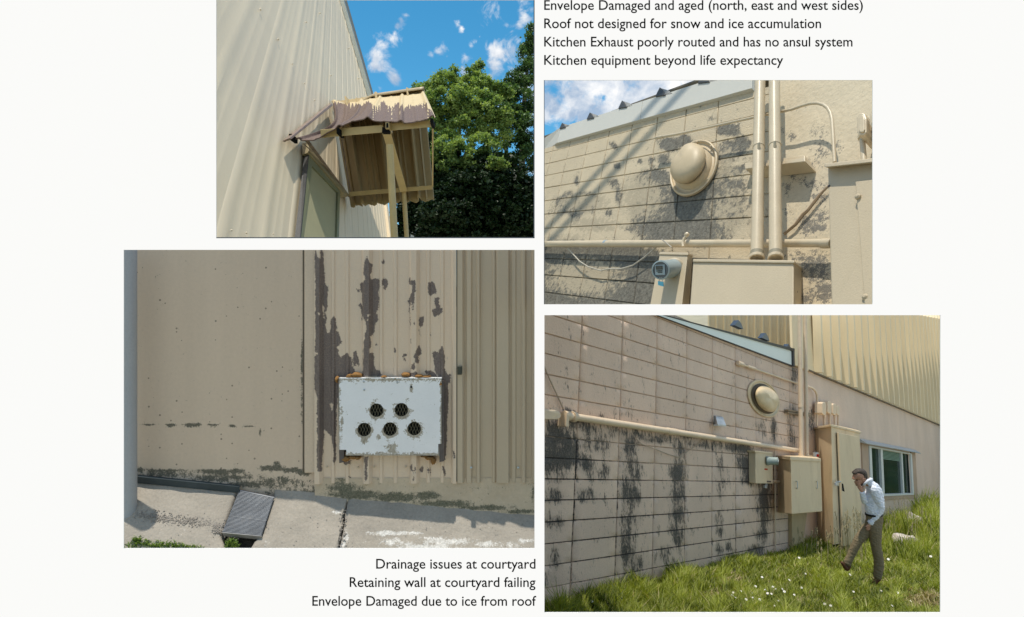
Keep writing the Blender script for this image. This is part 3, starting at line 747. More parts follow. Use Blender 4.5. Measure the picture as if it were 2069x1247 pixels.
for k0, k1 in ((0, 3), (3, 6), (6, 9), (9, 12), (12, 15), (15, 17), (17, 19)): panel1(k0, k1)
obj('corner_trim', MB().prism([p1(-.9, 491, .05), p1(.1, 491, .05), p1(.1, 199, .05), p1(-.9, 196, .05)], -S1.N * .05), side1, bld1, 1)
obj('corner_edge_strip', MB().prism([p1(-1.6, 491, .03), p1(-.9, 491, .03), p1(-.9, 196, .03), p1(-1.6, 193, .03)], -S1.N * .6), surf('corner_grey', (.23, .24, .20), .6), bld1, 1)  # dark grey-green strip along the building corner
rk = lambda o, y: (694.8 + .292 * y + o, y)
obj('rake_trim', MB().prism([S1.on(*rk(0.6, -60), .09), S1.on(*rk(6.5, -60), .09), S1.on(*rk(4.2, 206), .09), S1.on(*rk(.2, 200), .09)], -S1.N * .10), rake_m, bld1, 1)
obj('rake_edge', MB().prism([S1.on(*rk(-.8, -60), .11), S1.on(*rk(.8, -60), .11), S1.on(*rk(.6, 202), .11), S1.on(*rk(-.5, 198), .11)], -S1.N * .10), pale_m, bld1, 1)
rib_shadow_m = surf('rib_shadow_dark', (.11, .115, .085), .8)  # rib shadows under the rake, built as dark scallop pieces
for k in range(0, 13):
    y = ytop(k - .12); y2 = ytop(k - .7)
    y3 = ytop(k - .95)
    q = [p1(k + .02, ytop(k) + 2, .056), p1(k - .16, y + 14 + k * 1.1, .056), p1(k - .32, y + 12 + k * .9, .056), p1(k - .62, y2 + 2, .056)]
    obj('rib_shadow_scallop', MB().prism(q, -S1.N * .05), rib_shadow_m, bld1, 1)
for i, (x, y) in enumerate(((525, 20), (561, 80), (590.5, 129.5), (614.5, 169), (635, 203), (618, 45), (646, 27), (668, 153), (704, 98), (724, 159), (467, 466), (497, 471), (551.5, 473))):
    s_ = (1.0 if y < 460 else 1.0) * (1.4 if i in (0, 1, 10, 11) else 1.0)
    r = S1.on(x, y)[1] / FP * 1.5 * s_
    obj('screw', MB().lathe(S1.on(x, y, .02), S1.N, [(r * 1.1, 0), (r * 1.1, r * .6), (r * .6, r * 1.4), (r * .2, r * 1.6)], 8), side1, bld1, 1, smooth=40)
# door
door_m = surf('door_paint_sage', (.34, .32, .195), .9, .05, 2); dframe = surf('door_frame_sage', (.20, .205, .115), .5, .04, 3)
z3 = lambda x, y: (437 + x / 5.153, 240 + y / 5.153)
dr = obj('door', MB().slab(S1, [z3(880, 1290), z3(1252, 1290), z3(1265, 768), z3(1000, 488)], .0, .06), door_m, bld1, 1, bevel=.004)
obj('door_frame', MB().slab(S1, [z3(875, 1290), z3(884, 1290), z3(1000, 486), z3(966, 372)], .03, .085), dframe, dr, 1)
obj('door_frame', MB().slab(S1, [z3(966, 372), z3(1000, 490), z3(1266, 768), z3(1292, 735)], .03, .085), dframe, dr, 1, bevel=.003)
obj('door_frame', MB().slab(S1, [z3(1255, 1290), z3(1276, 1290), z3(1292, 735), z3(1266, 768)], .03, .085), dframe, dr, 1, bevel=.003)
obj('door_gap', MB().slab(S1, [z3(868, 1290), z3(877, 1290), z3(967, 375), z3(962, 365)], .03, .09), dark_metal, dr, 1)
obj('door_header_trim', MB().slab(S1, [z3(962, 350), z3(1338, 785), z3(1390, 800), z3(960, 235)], .02, .11), surf('header_trim', (.30, .25, .14), .5, .2, 6, grime=.5), bld1, 1, bevel=.004)
# porch
por = thing('porch_roof', S1.on(700, 420), 'battered gabled porch roof with brown peeling sheet metal over the door', 'porch')
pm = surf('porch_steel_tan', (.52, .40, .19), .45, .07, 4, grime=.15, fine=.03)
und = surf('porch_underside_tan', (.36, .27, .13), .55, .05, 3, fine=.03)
def outp(P, tx, e=OUT1):
    k = (tx - CX) / FP; L = (k * P[1] - P[0]) / (e[0] - k * e[1]); return P + e * L
R0 = S1.on(673.4, 206, .05); R1 = outp(R0, 856.5)
E0 = S1.on(585, 276, .05); E1 = outp(E0, 877.3)
F0 = S1.on(709, 417.7, .05); F1 = outp(F0, 877.3)
z4 = lambda x, y: (570 + x / 5.027, 180 + y / 5.027)
# near slope: crumpled, torn away next to the wall; depth from the flat slope, outline as bent
def near_pt(s, t_):
    top = (673.4 + (856.5 - 673.4) * s, 205.5 + (187.6 - 205.5) * s + (4.5 * math.sin(math.pi * min(1, s / .42)) if s < .42 else 0))
    bot_x = 597 + (877.3 - 597) * s
    bot_y = float(np.interp(bot_x, [597, 606, 634, 645, 664, 680, 697, 712, 735, 750, 757, 775, 790, 806, 815, 830, 845, 860, 877.3], [282.5, 284.5, 284, 279, 267, 260, 252, 246, 241.5, 242, 245, 246.5, 246, 247.5, 249.5, 248.5, 246, 242, 238.5]))
    x = top[0] + (bot_x - top[0]) * t_; y = top[1] + (bot_y - top[1]) * t_
    w = (1 - s) ** 3; x += w * 38 * math.sin(math.pi * t_ ** 1.2) * (1 if s < .5 else 0); y += w * 6 * math.sin(math.pi * t_)
    D = ((R0 * (1 - s) + R1 * s) * (1 - t_) + (E0 * (1 - s) + E1 * s) * t_)[1]
    rib = 0
    for c in (.02, .31, .52, .76, .985): rib = max(rib, math.exp(-((s - c) / .016) ** 2))
    for c in (.15, .41, .64, .88): rib = max(rib, .22 * math.exp(-((s - c) / .012) ** 2))
    crum = .10 * noise.noise(Vector((s * 9, t_ * 2.5, 0))) * (1 - s) ** 1.5 + .05 * math.sin(s * 40 + t_ * 3) * (1 - s) ** 2
    r = ray(x, y); P = r * D
    return P - unit(P) * (rib * .045 + crum * 1.1) + V(0, 0, rib * .03)
us_ = np.linspace(0, 1, 150); ts_ = np.linspace(0, 1, 46)
def near_mask(x, y):      # cream paint that has not flaked: drips down from the ridge, right half mostly
    out_ = np.zeros(len(x))
    for i, (a, b) in enumerate(zip(x, y)):
        ridge = 205.5 - (a - 673.4) * .0978
        lim = np.interp(a, [673, 700, 716, 735, 745, 760, 775, 790, 803, 812, 816, 826, 838, 850, 858, 872, 880], [2, 7, 12, 10, 8, 20, 10, 26, 16, 20, 30, 24, 26, 24, 20, 40, 55])
        st = 9 * noise.noise(Vector((a * .28, 0, 1))) + 7 * noise.noise(Vector((a * .75, b * .02, 4))) + (22 * max(0, noise.noise(Vector((a * .42, 0, 9))) - .18) / .3 if a > 745 else 0)
        sl = (b - ridge) * .45 if a > 745 else 0
        d = lim + st - (b - ridge)
        out_[i] = .5 + d * .12
    return np.clip(1 - out_, 0, 1)
peel1 = surf('porch_sheet_peeling', (.64, .52, .32), .6, .05, 6, stain=(.125, .082, .078), stain_noise=(12, .12), stain_soft=.05, spec=.15, fine=.04)
obj('near_roof_sheet', MB().grid(near_pt, us_, ts_), peel1, por, 1, near_mask, smooth=60, solid=.012)
# strip still fixed to the wall, ridge cap, far slope
obj('wall_flashing', MB().slab(S1, [(585, 279), (589, 281.5), (672, 214), (671, 208.5)], .05, .14), surf('flashing_brown', (.22, .155, .125), .4, .3, 12, spec=.6), por, 1, bevel=.004)
rd = unit(R1 - R0)
mb = MB(); n_ = 26
for i in range(n_ + 1):
    s = i / n_; c = R0 + (R1 - R0) * s; sag = -.10 * math.sin(math.pi * min(1, s / .45)) if s < .45 else 0
    for a, b in ((-.10, -.06), (-.02, .01), (.02, .01), (.10, -.06)):
        mb.v.append(tuple(c + V(0, a, 0) * 1.2 + V(0, 0, b + sag + .02)))
for i in range(n_):
    for j in range(3): mb.f.append((i * 4 + j, i * 4 + j + 1, i * 4 + j + 5, i * 4 + j + 4)); mb.m.append(0)
obj('ridge_cap', mb, surf('ridge_cap_tan', (.50, .40, .25), .45, .2, 3, grime=.3), por, 1, smooth=20, solid=.012)
def far_pt(s, t_, dh=0):
    P = (R0 * (1 - s) + R1 * s) * (1 - t_) + (F0 * (1 - s) + F1 * s) * t_
    return P
nf = unit(np.cross(R1 - R0, F0 - R0)); nf = nf if nf @ unit(-R0) > 0 else -nf
mb = MB(); ss = np.linspace(.0, 1, 97); tt = [0, .5, .97, 1.0]
def farh(s):
    r = 0
    for c in (.165, .5, .835): r = max(r, 1.0 if abs(s - c) < .012 else 0)
    for c in (.06, .27, .33, .40, .61, .67, .72, .92): r = max(r, .3 if abs(s - c) < .006 else 0)
    return r
for t_ in tt:
    for s in ss:
        P = far_pt(s, t_ + (.008 * math.sin(s * 50) if t_ == 1.0 else 0)); mb.v.append(tuple(P + nf * farh(s) * .075))
n = len(ss)
for j in range(3):
    for i in range(n - 1): mb.f.append((j * n + i, j * n + i + 1, (j + 1) * n + i + 1, (j + 1) * n + i)); mb.m.append(0)
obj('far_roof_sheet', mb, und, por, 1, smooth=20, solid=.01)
# frame: beams given by outline in the picture at the depth of the plane they lie in
def beam(name, p0, p1, w0, w1, dep, mat=pm, th=.10, par=None, bev=.004):
    """bar from p0 to p1 (photo points with own depth), half widths in photo pixels"""
    (x0, y0, d0), (x1, y1, d1) = p0, p1
    L = math.hypot(x1 - x0, y1 - y0); nx, ny = -(y1 - y0) / L, (x1 - x0) / L
    q = [ray(x0 + nx * w0, y0 + ny * w0) * d0, ray(x1 + nx * w1, y1 + ny * w1) * d1, ray(x1 - nx * w1, y1 - ny * w1) * d1, ray(x0 - nx * w0, y0 - ny * w0) * d0]
    bk = [p + unit(p) * th for p in q]
    return obj(name, MB().hexa(bk + q), mat, par or por, 1, bevel=bev)
dE = lambda x: float(np.interp(x, [585, 877], [E0[1], E1[1]])); dF = lambda x: float(np.interp(x, [709, 877], [F0[1], F1[1]]))
beam('near_eave_beam', (648, 270.5, dE(648) + .1), (774, 260, dE(774) + .1), 8.5, 7.5, 0, th=.25)
beam('near_eave_beam', (784, 257, dE(784) + .1), (872.5, 249.5, dE(872) + .1), 7.8, 7.0, 0, th=.25)
tubeblack = black_m
obj('beam_end', MB().prism([ray(x, y) * (dE(780) + .02) for x, y in (z4(1015, 385), z4(1088, 400), z4(1088, 440), z4(1015, 440))], V(0, .08, 0)), tubeblack, por, 1)
for (x0, x1, y0, y1) in ((1050, 1085, 340, 400), (552, 580, 398, 450), (1503, 1532, 298, 350), (68, 98, 455, 508)):
    a = [ray(*z4(x, y)) * (dE(z4(x0, 0)[0]) - .03) for x, y in ((x0, y1), (x1, y1), (x1, y0), (x0, y0))]
    e_ = obj('rafter_end', MB().prism(a, V(0, .2, 0)), pm if x0 in (1050,) else tubeblack, por, 1)
    if x0 == 1050:
        a = [ray(*z4(x, y)) * (dE(z4(x0, 0)[0]) - .032) for x, y in ((x0 + 7, y1 - 6), (x1 - 6, y1 - 6), (x1 - 6, y0 + 6), (x0 + 7, y0 + 6))]
        obj('rafter_hole', MB().prism(a, V(0, .001, 0)), tubeblack, e_, 1)
dm_ = dE(790)
q = [(772.5, 269.5), (789.5, 267), (823, 386.5), (809, 388.5)]
dd_ = [dm_ + .12, dm_ + .12, dF(815) - .2, dF(815) - .2]
P_ = [ray(x, y) * d for (x, y), d in zip(q, dd_)]
obj('cross_beam', MB().hexa([p + unit(p) * .14 for p in P_] + P_), pm, por, 1, bevel=.004)
beam('far_eave_beam', (705, 392.5, dF(709) - .12), (874, 378.5, dF(874) - .12), 4.6, 4.3, 0, th=.12)
beam('verge_beam', (874.5, 246, dE(877) + .05), (874, 379, dF(877) - .05), 1.6, 1.4, 0, th=.1)
beam('verge_beam', (857.5, 190, R1[1] - .02), (878.5, 237.5, E1[1] - .02), 1.6, 1.6, 0, surf('verge_cream', (.62, .50, .30), .45), th=.1)
obj('post', MB().tube([ray(787, 293) * dm_, ray(797.5, 500) * (dm_ * 1.0)], rpx(V(0, dm_, 0), 7.2), 18), pm, por, 1, smooth=40)
obj('post', MB().tube([ray(816, 386) * (dF(815) - .1), ray(822.5, 500) * (dF(815) - .1)], rpx(V(0, dF(815), 0), 4.6), 14), pm, por, 1, smooth=40)
# gable trusses against the wall: torn trim pieces
tn = surf('torn_trim_brown', (.20, .15, .11), .6, .3, 10)
beam('torn_trim', (619, 283, 7.4), (706, 398, 8.9), 3.5, 2.0, 0, tn, .06)
beam('torn_trim', (612, 290, 7.3), (632, 307, 7.6), 1.2, .8, 0, tn, .05)
beam('torn_trim', (690, 282, dF(709) + .3), (708.5, 392, dF(709)), 1.2, 1.3, 0, tn, .05)

# trees
leaf_a = leafy('leaves_bright', (.075, .165, .045), (.38, .50, .17), trans=.40)
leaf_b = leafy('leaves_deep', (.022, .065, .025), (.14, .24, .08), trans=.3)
bark = surf('bark_grey', (.13, .10, .075), .9, .3, 8, bump=.7, bscale=20)
def crown(name, lobes, n, size, mat, parent, fade=None):
    W_ = np.array([l[2] * l[3] * (l[5] if len(l) > 5 else 1) for l in lobes], float); W_ /= W_.sum()
    ch = rng.choice(len(lobes), size=n, p=W_); Lb = np.array([l[:5] for l in lobes], float)
    Q = []; T_ = []; off = []
    for li, l in enumerate(lobes):       # each lobe is made of leafy sprays
        k = max(8, int(l[2] * l[3] / 20)); off.append((sum(len(q) for q in Q), k))
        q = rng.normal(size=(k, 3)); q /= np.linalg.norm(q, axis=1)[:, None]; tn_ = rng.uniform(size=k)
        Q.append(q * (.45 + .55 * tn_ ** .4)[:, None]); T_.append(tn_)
    Q = np.concatenate(Q); T_ = np.concatenate(T_); off = np.array(off)
    ci = off[ch, 0] + (rng.uniform(size=n) * off[ch, 1]).astype(int)
    q = Q[ci]; tone = T_[ci]; x0, y0, rx, ry, d = Lb[ch].T; s = d / FP
    c = np.stack([(x0 - CX) / FP, np.ones(n), (CY - y0) / FP], 1) * d[:, None] + q * np.stack([rx, rx, ry], 1) * s[:, None]
    g = rng.normal(size=(n, 3)) * V(4.6, 4.6, 2.6) * s[:, None]; g[:, 2] -= np.abs(g[:, 0]) * .3; c = c + g
    pp_ = proj(c); ok = (pp_[:, 0] < 1088) & (pp_[:, 1] < 560); c = c[ok]; s = s[ok]; tone = tone[ok]; n = len(c)
    U = lambda a: a / np.linalg.norm(a, axis=1)[:, None]
    nrm = U(V(0, 0, 1) + rng.normal(size=(n, 3)) * .75); a = U(rng.normal(size=(n, 3))); a = U(a - nrm * (a * nrm).sum(1)[:, None]); b = np.cross(nrm, a)
    z = (size * rng.uniform(.6, 1.25, n) * s)[:, None]
    vs = np.stack([c, c + a * z * .5 + b * z * .32, c + a * z, c + a * z * .5 - b * z * .32], 1).reshape(-1, 3)
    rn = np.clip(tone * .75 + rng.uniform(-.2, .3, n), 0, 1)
    return rawmesh(name, vs, np.arange(n * 4).reshape(-1, 4), mat, np.repeat(rn, 4), parent)
def tree(label, base, trunk, branches, lobes, n, size, mat):
    P0 = ray(*base[:2]) * base[2]; t = thing('broadleaf_tree', P0, label, 'tree', 'trees behind the porch')
    obj('trunk', MB().tube([ray(*p[:2]) * p[2] for p in trunk], [p[3] * p[2] / FP for p in trunk], 10), bark, t, smooth=60)
    for br in branches: obj('branch', MB().tube([ray(*p[:2]) * p[2] for p in br], [p[3] * p[2] / FP for p in br], 7), bark, t, smooth=60)
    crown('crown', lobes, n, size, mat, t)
tree('bright green broadleaf tree directly behind the porch roof', (930, 620, 21), [(930, 620, 21, 9), (932, 450, 21, 7), (925, 330, 21, 5), (930, 230, 21, 2.5)],
     [[(930, 400, 21, 4), (890, 330, 21, 3), (870, 240, 21, 1.5)], [(927, 340, 21, 4), (960, 270, 21, 2.5), (975, 190, 21, 1.2)], [(928, 300, 21, 3), (905, 240, 21, 2), (895, 180, 21, 1)]],
     [(868, 185, 24, 18, 21), (900, 168, 26, 22, 20.5), (915, 150, 14, 16, 21), (955, 155, 20, 24, 21), (968, 140, 12, 15, 21), (980, 175, 24, 24, 20.5), (890, 205, 36, 24, 20), (935, 200, 36, 28, 20), (985, 215, 34, 28, 20), (900, 240, 30, 24, 20.5), (945, 250, 40, 26, 20), (1000, 260, 30, 24, 20.5),
      (905, 285, 28, 24, 19.5), (925, 305, 30, 22, 19), (975, 295, 34, 22, 19.5), (880, 262, 16, 30, 20), (1003, 328, 20, 12, 18.6), (912, 335, 24, 16, 19), (842, 180, 12, 9, 21.5), (860, 215, 20, 26, 20.5), (1015, 180, 18, 20, 20.5), (1010, 230, 24, 24, 20.5), (950, 340, 40, 20, 19.5), (885, 310, 12, 26, 19)], 60000, 5.6, leaf_a)
tree('taller dark green broadleaf tree at the far right', (1050, 620, 24), [(1050, 620, 24, 10), (1052, 400, 24, 8), (1058, 220, 24, 5), (1070, 90, 24, 2)],
     [[(1052, 380, 24, 5), (1020, 300, 24, 3), (1010, 220, 24, 1.5)], [(1055, 260, 24, 4), (1075, 200, 24, 2)]],
     [(1075, 75, 12, 28, 24), (1066, 110, 14, 24, 24), (1062, 150, 22, 26, 23.5), (1040, 165, 22, 20, 23), (1020, 190, 26, 22, 22.5), (1055, 205, 28, 28, 22.5), (1030, 240, 30, 28, 22.5), (1065, 260, 24, 30, 22), (1040, 300, 34, 28, 22), (1075, 320, 16, 30, 22), (1020, 330, 26, 22, 22.5), (1060, 370, 28, 28, 22.5), (1045, 420, 36, 30, 23)], 36000, 5.4, leaf_b)
leaf_c = leafy('leaves_shade_tone', (.006, .016, .006), (.022, .048, .017), trans=.15)  # near-black leaf colour stands in for deep shade under the trees
tree('low tree with deep shade put into its leaf colour behind the right side of the porch', (960, 640, 26), [(960, 640, 26, 8), (958, 500, 26, 6), (962, 400, 26, 3)], [[(959, 480, 26, 4), (920, 420, 26, 2)]],
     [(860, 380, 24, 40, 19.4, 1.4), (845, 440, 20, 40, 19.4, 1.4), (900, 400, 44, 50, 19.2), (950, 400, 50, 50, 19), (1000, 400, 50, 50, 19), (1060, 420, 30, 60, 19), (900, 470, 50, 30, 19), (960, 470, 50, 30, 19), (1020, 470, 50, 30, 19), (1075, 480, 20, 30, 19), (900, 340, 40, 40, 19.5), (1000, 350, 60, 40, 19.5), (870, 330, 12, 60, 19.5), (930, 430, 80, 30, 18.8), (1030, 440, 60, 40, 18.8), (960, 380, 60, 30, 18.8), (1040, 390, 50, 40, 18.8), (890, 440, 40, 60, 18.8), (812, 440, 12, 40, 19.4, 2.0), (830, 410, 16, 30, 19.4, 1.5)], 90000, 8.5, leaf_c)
# little house showing between porch post and trees
hs = thing('small_house', ray(806, 505) * 34, 'small distant house with a grey roof showing behind the porch posts', 'house')
def hp_(x, y, d=34): return ray(x, y) * d
obj('wall', MB().prism([hp_(796, 500), hp_(838, 500), hp_(838, 462), hp_(812, 452), hp_(796, 462)], V(0, 2.0, 0)), surf('house_white', (.62, .62, .60), .7), hs, 1)
obj('roof', MB().prism([hp_(792, 470, 33.8), hp_(812, 448, 33.8), hp_(842, 466, 33.8), hp_(842, 470, 33.8), hp_(812, 456, 33.8), hp_(795, 474, 33.8)], V(0, 2.6, 0)), surf('roof_slate', (.16, .18, .22), .7), hs, 1)
obj('window', MB().slab(Plane((0, -1, 0), (820, 480), 33.98), [(822, 486), (829, 486), (829, 474), (822, 474)], 0, .05), glass4, hs, 1)
# ================================================================== PICTURE: sunlit block wall with fan and meter
Z = lambda x, y: (1090 + x / 2.653, 155 + y / 2.653)          # helper: reading marks taken from an enlargement
wall2_m = surf('block_paint_cream', (.53, .445, .31), .7, .06, 5, bump=.5, bscale=120, speck=.2, speck_scale=160, speck_col=(.35, .28, .19),
               stain=(.125, .120, .100), stain_noise=(24.0, 1.5), stain_soft=.12, halo=.5, svar=.5, objvar=.04, streak=.6, relief=.5, stain2=(.40, .34, .24), fine=.08)
mort2_m = surf('mortar_cream', (.30, .25, .17), .9, .2, 20, stain=(.035, .034, .030), stain_noise=(14, .7), bump=.4)
plas2_m = surf('plaster_cream', (.58, .495, .355), .75, .07, 4, bump=.4, bscale=45, speck=.45, speck_scale=80, speck_col=(.25, .24, .20),
               stain=(.17, .16, .14), stain_noise=(60.0, 2.3), stain_soft=.05, fine=.06)
metal2 = surf('cabinet_paint_tan', (.51, .43, .305), .5, .06, 3, grime=.35, grime_col=(.36, .29, .18), grime_scale=5, vstretch=(1, 1, .25), speck=.25, speck_scale=70, speck_col=(.26, .19, .12), bump=.15, bscale=160, fine=.03)
pipe2 = surf('conduit_paint_cream', (.58, .49, .35), .38, .05, 10, bump=.05, bscale=100, grime=.4, grime_col=(.36, .27, .16), grime_scale=7, speck=.25, speck_scale=80, speck_col=(.25, .19, .13), fine=.04)
b2 = thing('painted_block_wall', W2(4, 10, 0), 'cream painted block wall with grey peeled patches under a white fascia', 'wall')
STAIN2 = blobs([(1200,545,150,34,1.25),(1120,590,70,45,1.2),(1280,600,60,30,1.3),(1400,425,85,60,.95),(1335,440,50,50,.95),(1160,520,90,10,1.0),(1150,400,11,12,1.0),(1185,402,20,12,1.0),(1135,408,14,10,.85),(1160,425,40,10,.5),(1250,395,7,20,.7),(1298,380,8,30,.62),(1322,360,30,16,1.25),(1330,395,30,14,1.2),(1335,430,32,14,1.15),(1325,460,36,14,.95),(1275,462,12,8,.6),
  (1355,292,22,12,1.15),(1385,285,14,10,.9),(1240,295,9,5,1.0),(1247,336,5,5,1.1),(1297,327,4,4,1.0),(1237,372,5,6,.95),(1242,369,5,7,.95),(1340,322,14,10,.75),(1315,325,5,8,.8),(1470,262,22,12,.9),(1480,300,26,14,1.0),(1500,285,14,10,.9),(1462,320,20,8,.8),
  (1478,345,16,9,.8),(1505,340,16,6,.55),(1480,375,34,10,.68),(1460,355,12,12,.8),(1455,405,26,20,1.15),(1480,430,18,14,1.0),(1450,455,28,10,.7),(1400,430,44,16,1.2),(1400,400,40,14,1.15),(1398,462,44,14,1.1),(1395,485,30,10,.9),
  (1110,545,30,14,.72),(1140,505,60,14,1.2),(1190,510,50,14,1.1),(1250,512,50,14,1.2),(1300,520,40,16,1.25),(1180,545,30,12,1.25),(1235,548,20,12,1.1),(1290,550,30,14,1.3),(1150,575,30,16,.78),(1200,580,30,16,1.2),(1260,580,30,18,1.0),(1300,595,26,20,1.3),(1120,605,40,12,.95),(1200,612,60,10,1.2),(1110,520,30,10,1.1),
  (1230,430,10,8,.55),(1210,460,12,6,.5),(1165,440,10,8,.5),(1440,240,10,6,.5),(1415,215,3,3,.5),(1165,365,5,9,.65)], -.15)
WEAR2 = blobs([(1180,410,70,26,.7),(1200,455,70,20,.7),(1300,400,60,60,.65),(1460,330,50,50,.6),(1470,430,50,60,.6),(1180,560,100,50,.7),(1140,480,60,12,.6)], -.1)
JOINT2 = blobs([(1400,430,110,55,1.2),(1210,540,150,60,1.3),(1180,430,90,30,.5),(1500,330,40,40,.6)], -.2)
for r in range(-1, 12):
    for c in range(-2, 9):
        v0, v1 = float(r), r + 1.0
        if r == -1: v0 = -.42
        u1 = c + 1 if c < 8 else 8.42
        if not quadtest(W2, c, v0, u1, v1, (1084, 150, 1600, 628)): continue
        obj('block', block_mesh(W2, c, v0, .022, .035, u1 - c, v1 - v0, random.uniform(-.0008, .0008), 9, 5, h=.009), wall2_m, b2, 2, lambda x, y: STAIN2(x, y) + .16 + np.clip(1 - edge_dist(W2, x, y, 26, 18), 0, 1) * np.clip(JOINT2(x, y), 0, 1) * .5, smooth=50, mask2=WEAR2)
obj('mortar', MB().grid(lambda u, v: W2(u, v, -.0065), np.linspace(-3, 8.42, 60), np.linspace(-.42, 12.4, 60)), mort2_m, b2, 2, JOINT2)
PL2 = blobs([(1545,175,5,30,.8),(1543,230,8,40,.80),(1550,300,10,30,.66),(1560,260,14,20,.35),(1600,275,12,10,.62),(1580,262,8,8,.5),(1655,275,24,30,.35),(1660,310,18,14,.6),(1690,295,14,12,.55),(1640,330,30,12,.45),(1650,375,24,14,.55),(1655,400,22,14,.6),(1635,455,26,22,.70),(1650,462,24,8,.95),(1660,440,20,20,.6),(1600,350,10,20,.5),(1620,365,14,10,.55),
   (1590,380,14,14,.5),(1650,540,30,40,.70),(1635,600,20,20,.62),(1665,590,26,24,.85),(1615,520,30,14,.55),(1590,430,10,14,.45),(1545,420,5,50,.85),(1548,470,6,30,.9),(1530,300,6,60,.6)], -.25)
def rp2(u, v): return -.003 + .0022 * noise.noise(Vector((u * 1.3, v * .8, 9))) + .0006 * noise.noise(Vector((u * 7, v * 5, 2)))
obj('plaster_panel', MB().grid(lambda u, v: W2(u, v, rp2(u, v)), np.linspace(8.42, 13.2, 70), np.linspace(-5, 12.5, 110)), plas2_m, b2, 2, PL2, smooth=70)
def w2box(u0, u1, v0, v1, h0, h1): return MB().hexa([W2(u0, v1, h0), W2(u1, v1, h0), W2(u1, v0, h0), W2(u0, v0, h0), W2(u0, v1, h1), W2(u1, v1, h1), W2(u1, v0, h1), W2(u0, v0, h1)])
fw2 = surf('fascia_pale_grey', (.54, .53, .48), .5, .03, 4, fine=.02)
for a, b in ((-2.5, .35), (.36, 4.4), (4.41, 7.98)):
    obj('fascia', w2box(a, b, -1.72, -.39, .0, .022), fw2, b2, 2, bevel=.001)
obj('roof_edge', w2box(-2.5, 8.02, -1.86, -1.73, -.15, .05), surf('roof_edge_bronze', (.13, .11, .075), .5), b2, 2, bevel=.002)
rd2 = surf('seam_dark', (.06, .06, .06), .45, .2, 20); rl2 = surf('seam_light', (.34, .33, .31), .5, .2, 20)
for (x, y) in ((1135, 258), (1191, 239), (1256, 217), (1332, 193), (1419, 166)):
    s_ = .9 + (x - 1100) / 320 * 1.1
    q = [(x - 5 * s_, y + 2), (x + 7 * s_, y - 1), (x + 3 * s_, y - 8 * s_), (x + .5 * s_, y - 10 * s_), (x - 2 * s_, y - 5 * s_)]
    rc = obj('roof_seam', MB().prism([S2.on(a, b, .03) for a, b in q], -S2.N * .05 ), rd2, b2, 2, bevel=.002)
    q = [(x + 1 * s_, y - 9 * s_), (x + 11 * s_, y - 6 * s_), (x + 16 * s_, y - 3.5), (x + 8 * s_, y - .5)]
    obj('seam_flange', MB().prism([S2.on(a, b, .022) for a, b in q], -S2.N * .02), rl2, rc, 2)
# poles above the wall whose shadows cross it
for i, ((ax_, ay), (bx, by), t_) in enumerate((((1353, 228), (1120, 478), 2.2), ((1310, 236), (1098, 470), 2.25))):
    A, B = S2.on(ax_, ay), S2.on(bx, by); d = (B - A);
    A2 = A - d * 1.2 + V(*SUN) * 3.6; B2 = B + d * .10 + V(*SUN) * 3.6
    o = obj('overhead_pole', MB().tube([A2, (A2 + B2) / 2, B2], .023, 8), pipe2, None)
    tag(o, ('leaning pole high above the cream block wall, casting the right hand shadow stripe', 'leaning pole high above the cream block wall, casting the left hand shadow stripe')[i], 'pole', 'poles above the wall')
# conduits
def on2(l, h): return [S2.on(*Z(x, y), h) for x, y in l]
t = thing('conduit', S2.on(1431, 490, .05), 'long horizontal cream conduit running across the sunlit block wall', 'pipe')
hp = .045
a, b = S2.on(*Z(-60, 897), hp), S2.on(*Z(1565, 893), hp)
n_ = 16; path = [a + (b - a) * k / n_ for k in range(n_ + 1)]
def r2(P, zpx): return zpx / 2.653 * P[1] / FP
obj('pipe', MB().tube(path, [r2(p, 16 + 6.5 * k / n_) * 1.0 for k, p in enumerate(path)], 18), pipe2, t, 2, smooth=40)
for zx, w in ((357, 6), (1540, 26)):
    q = S2.on(*Z(zx - w, 895), hp); q2 = S2.on(*Z(zx + w, 894), hp)
    obj('coupling', MB().tube([q, q2], r2(q, 19 if zx < 1000 else 27), 18), surf('coupling_blue', (.30, .38, .44), .5) if zx < 1000 else pipe2, t, 2, smooth=40, bevel=.001)
st_ = obj('strap', MB().tube(on2([(796, 845), (790, 852), (775, 868), (768, 890), (770, 912)], .075), .006, 8), pipe2, t, 2, smooth=60)
obj('bolt', MB().lathe(S2.on(*Z(795, 850), .07), S2.N, [(.010, 0), (.010, .012), (.005, .015)], 6), pipe2, st_, 2)
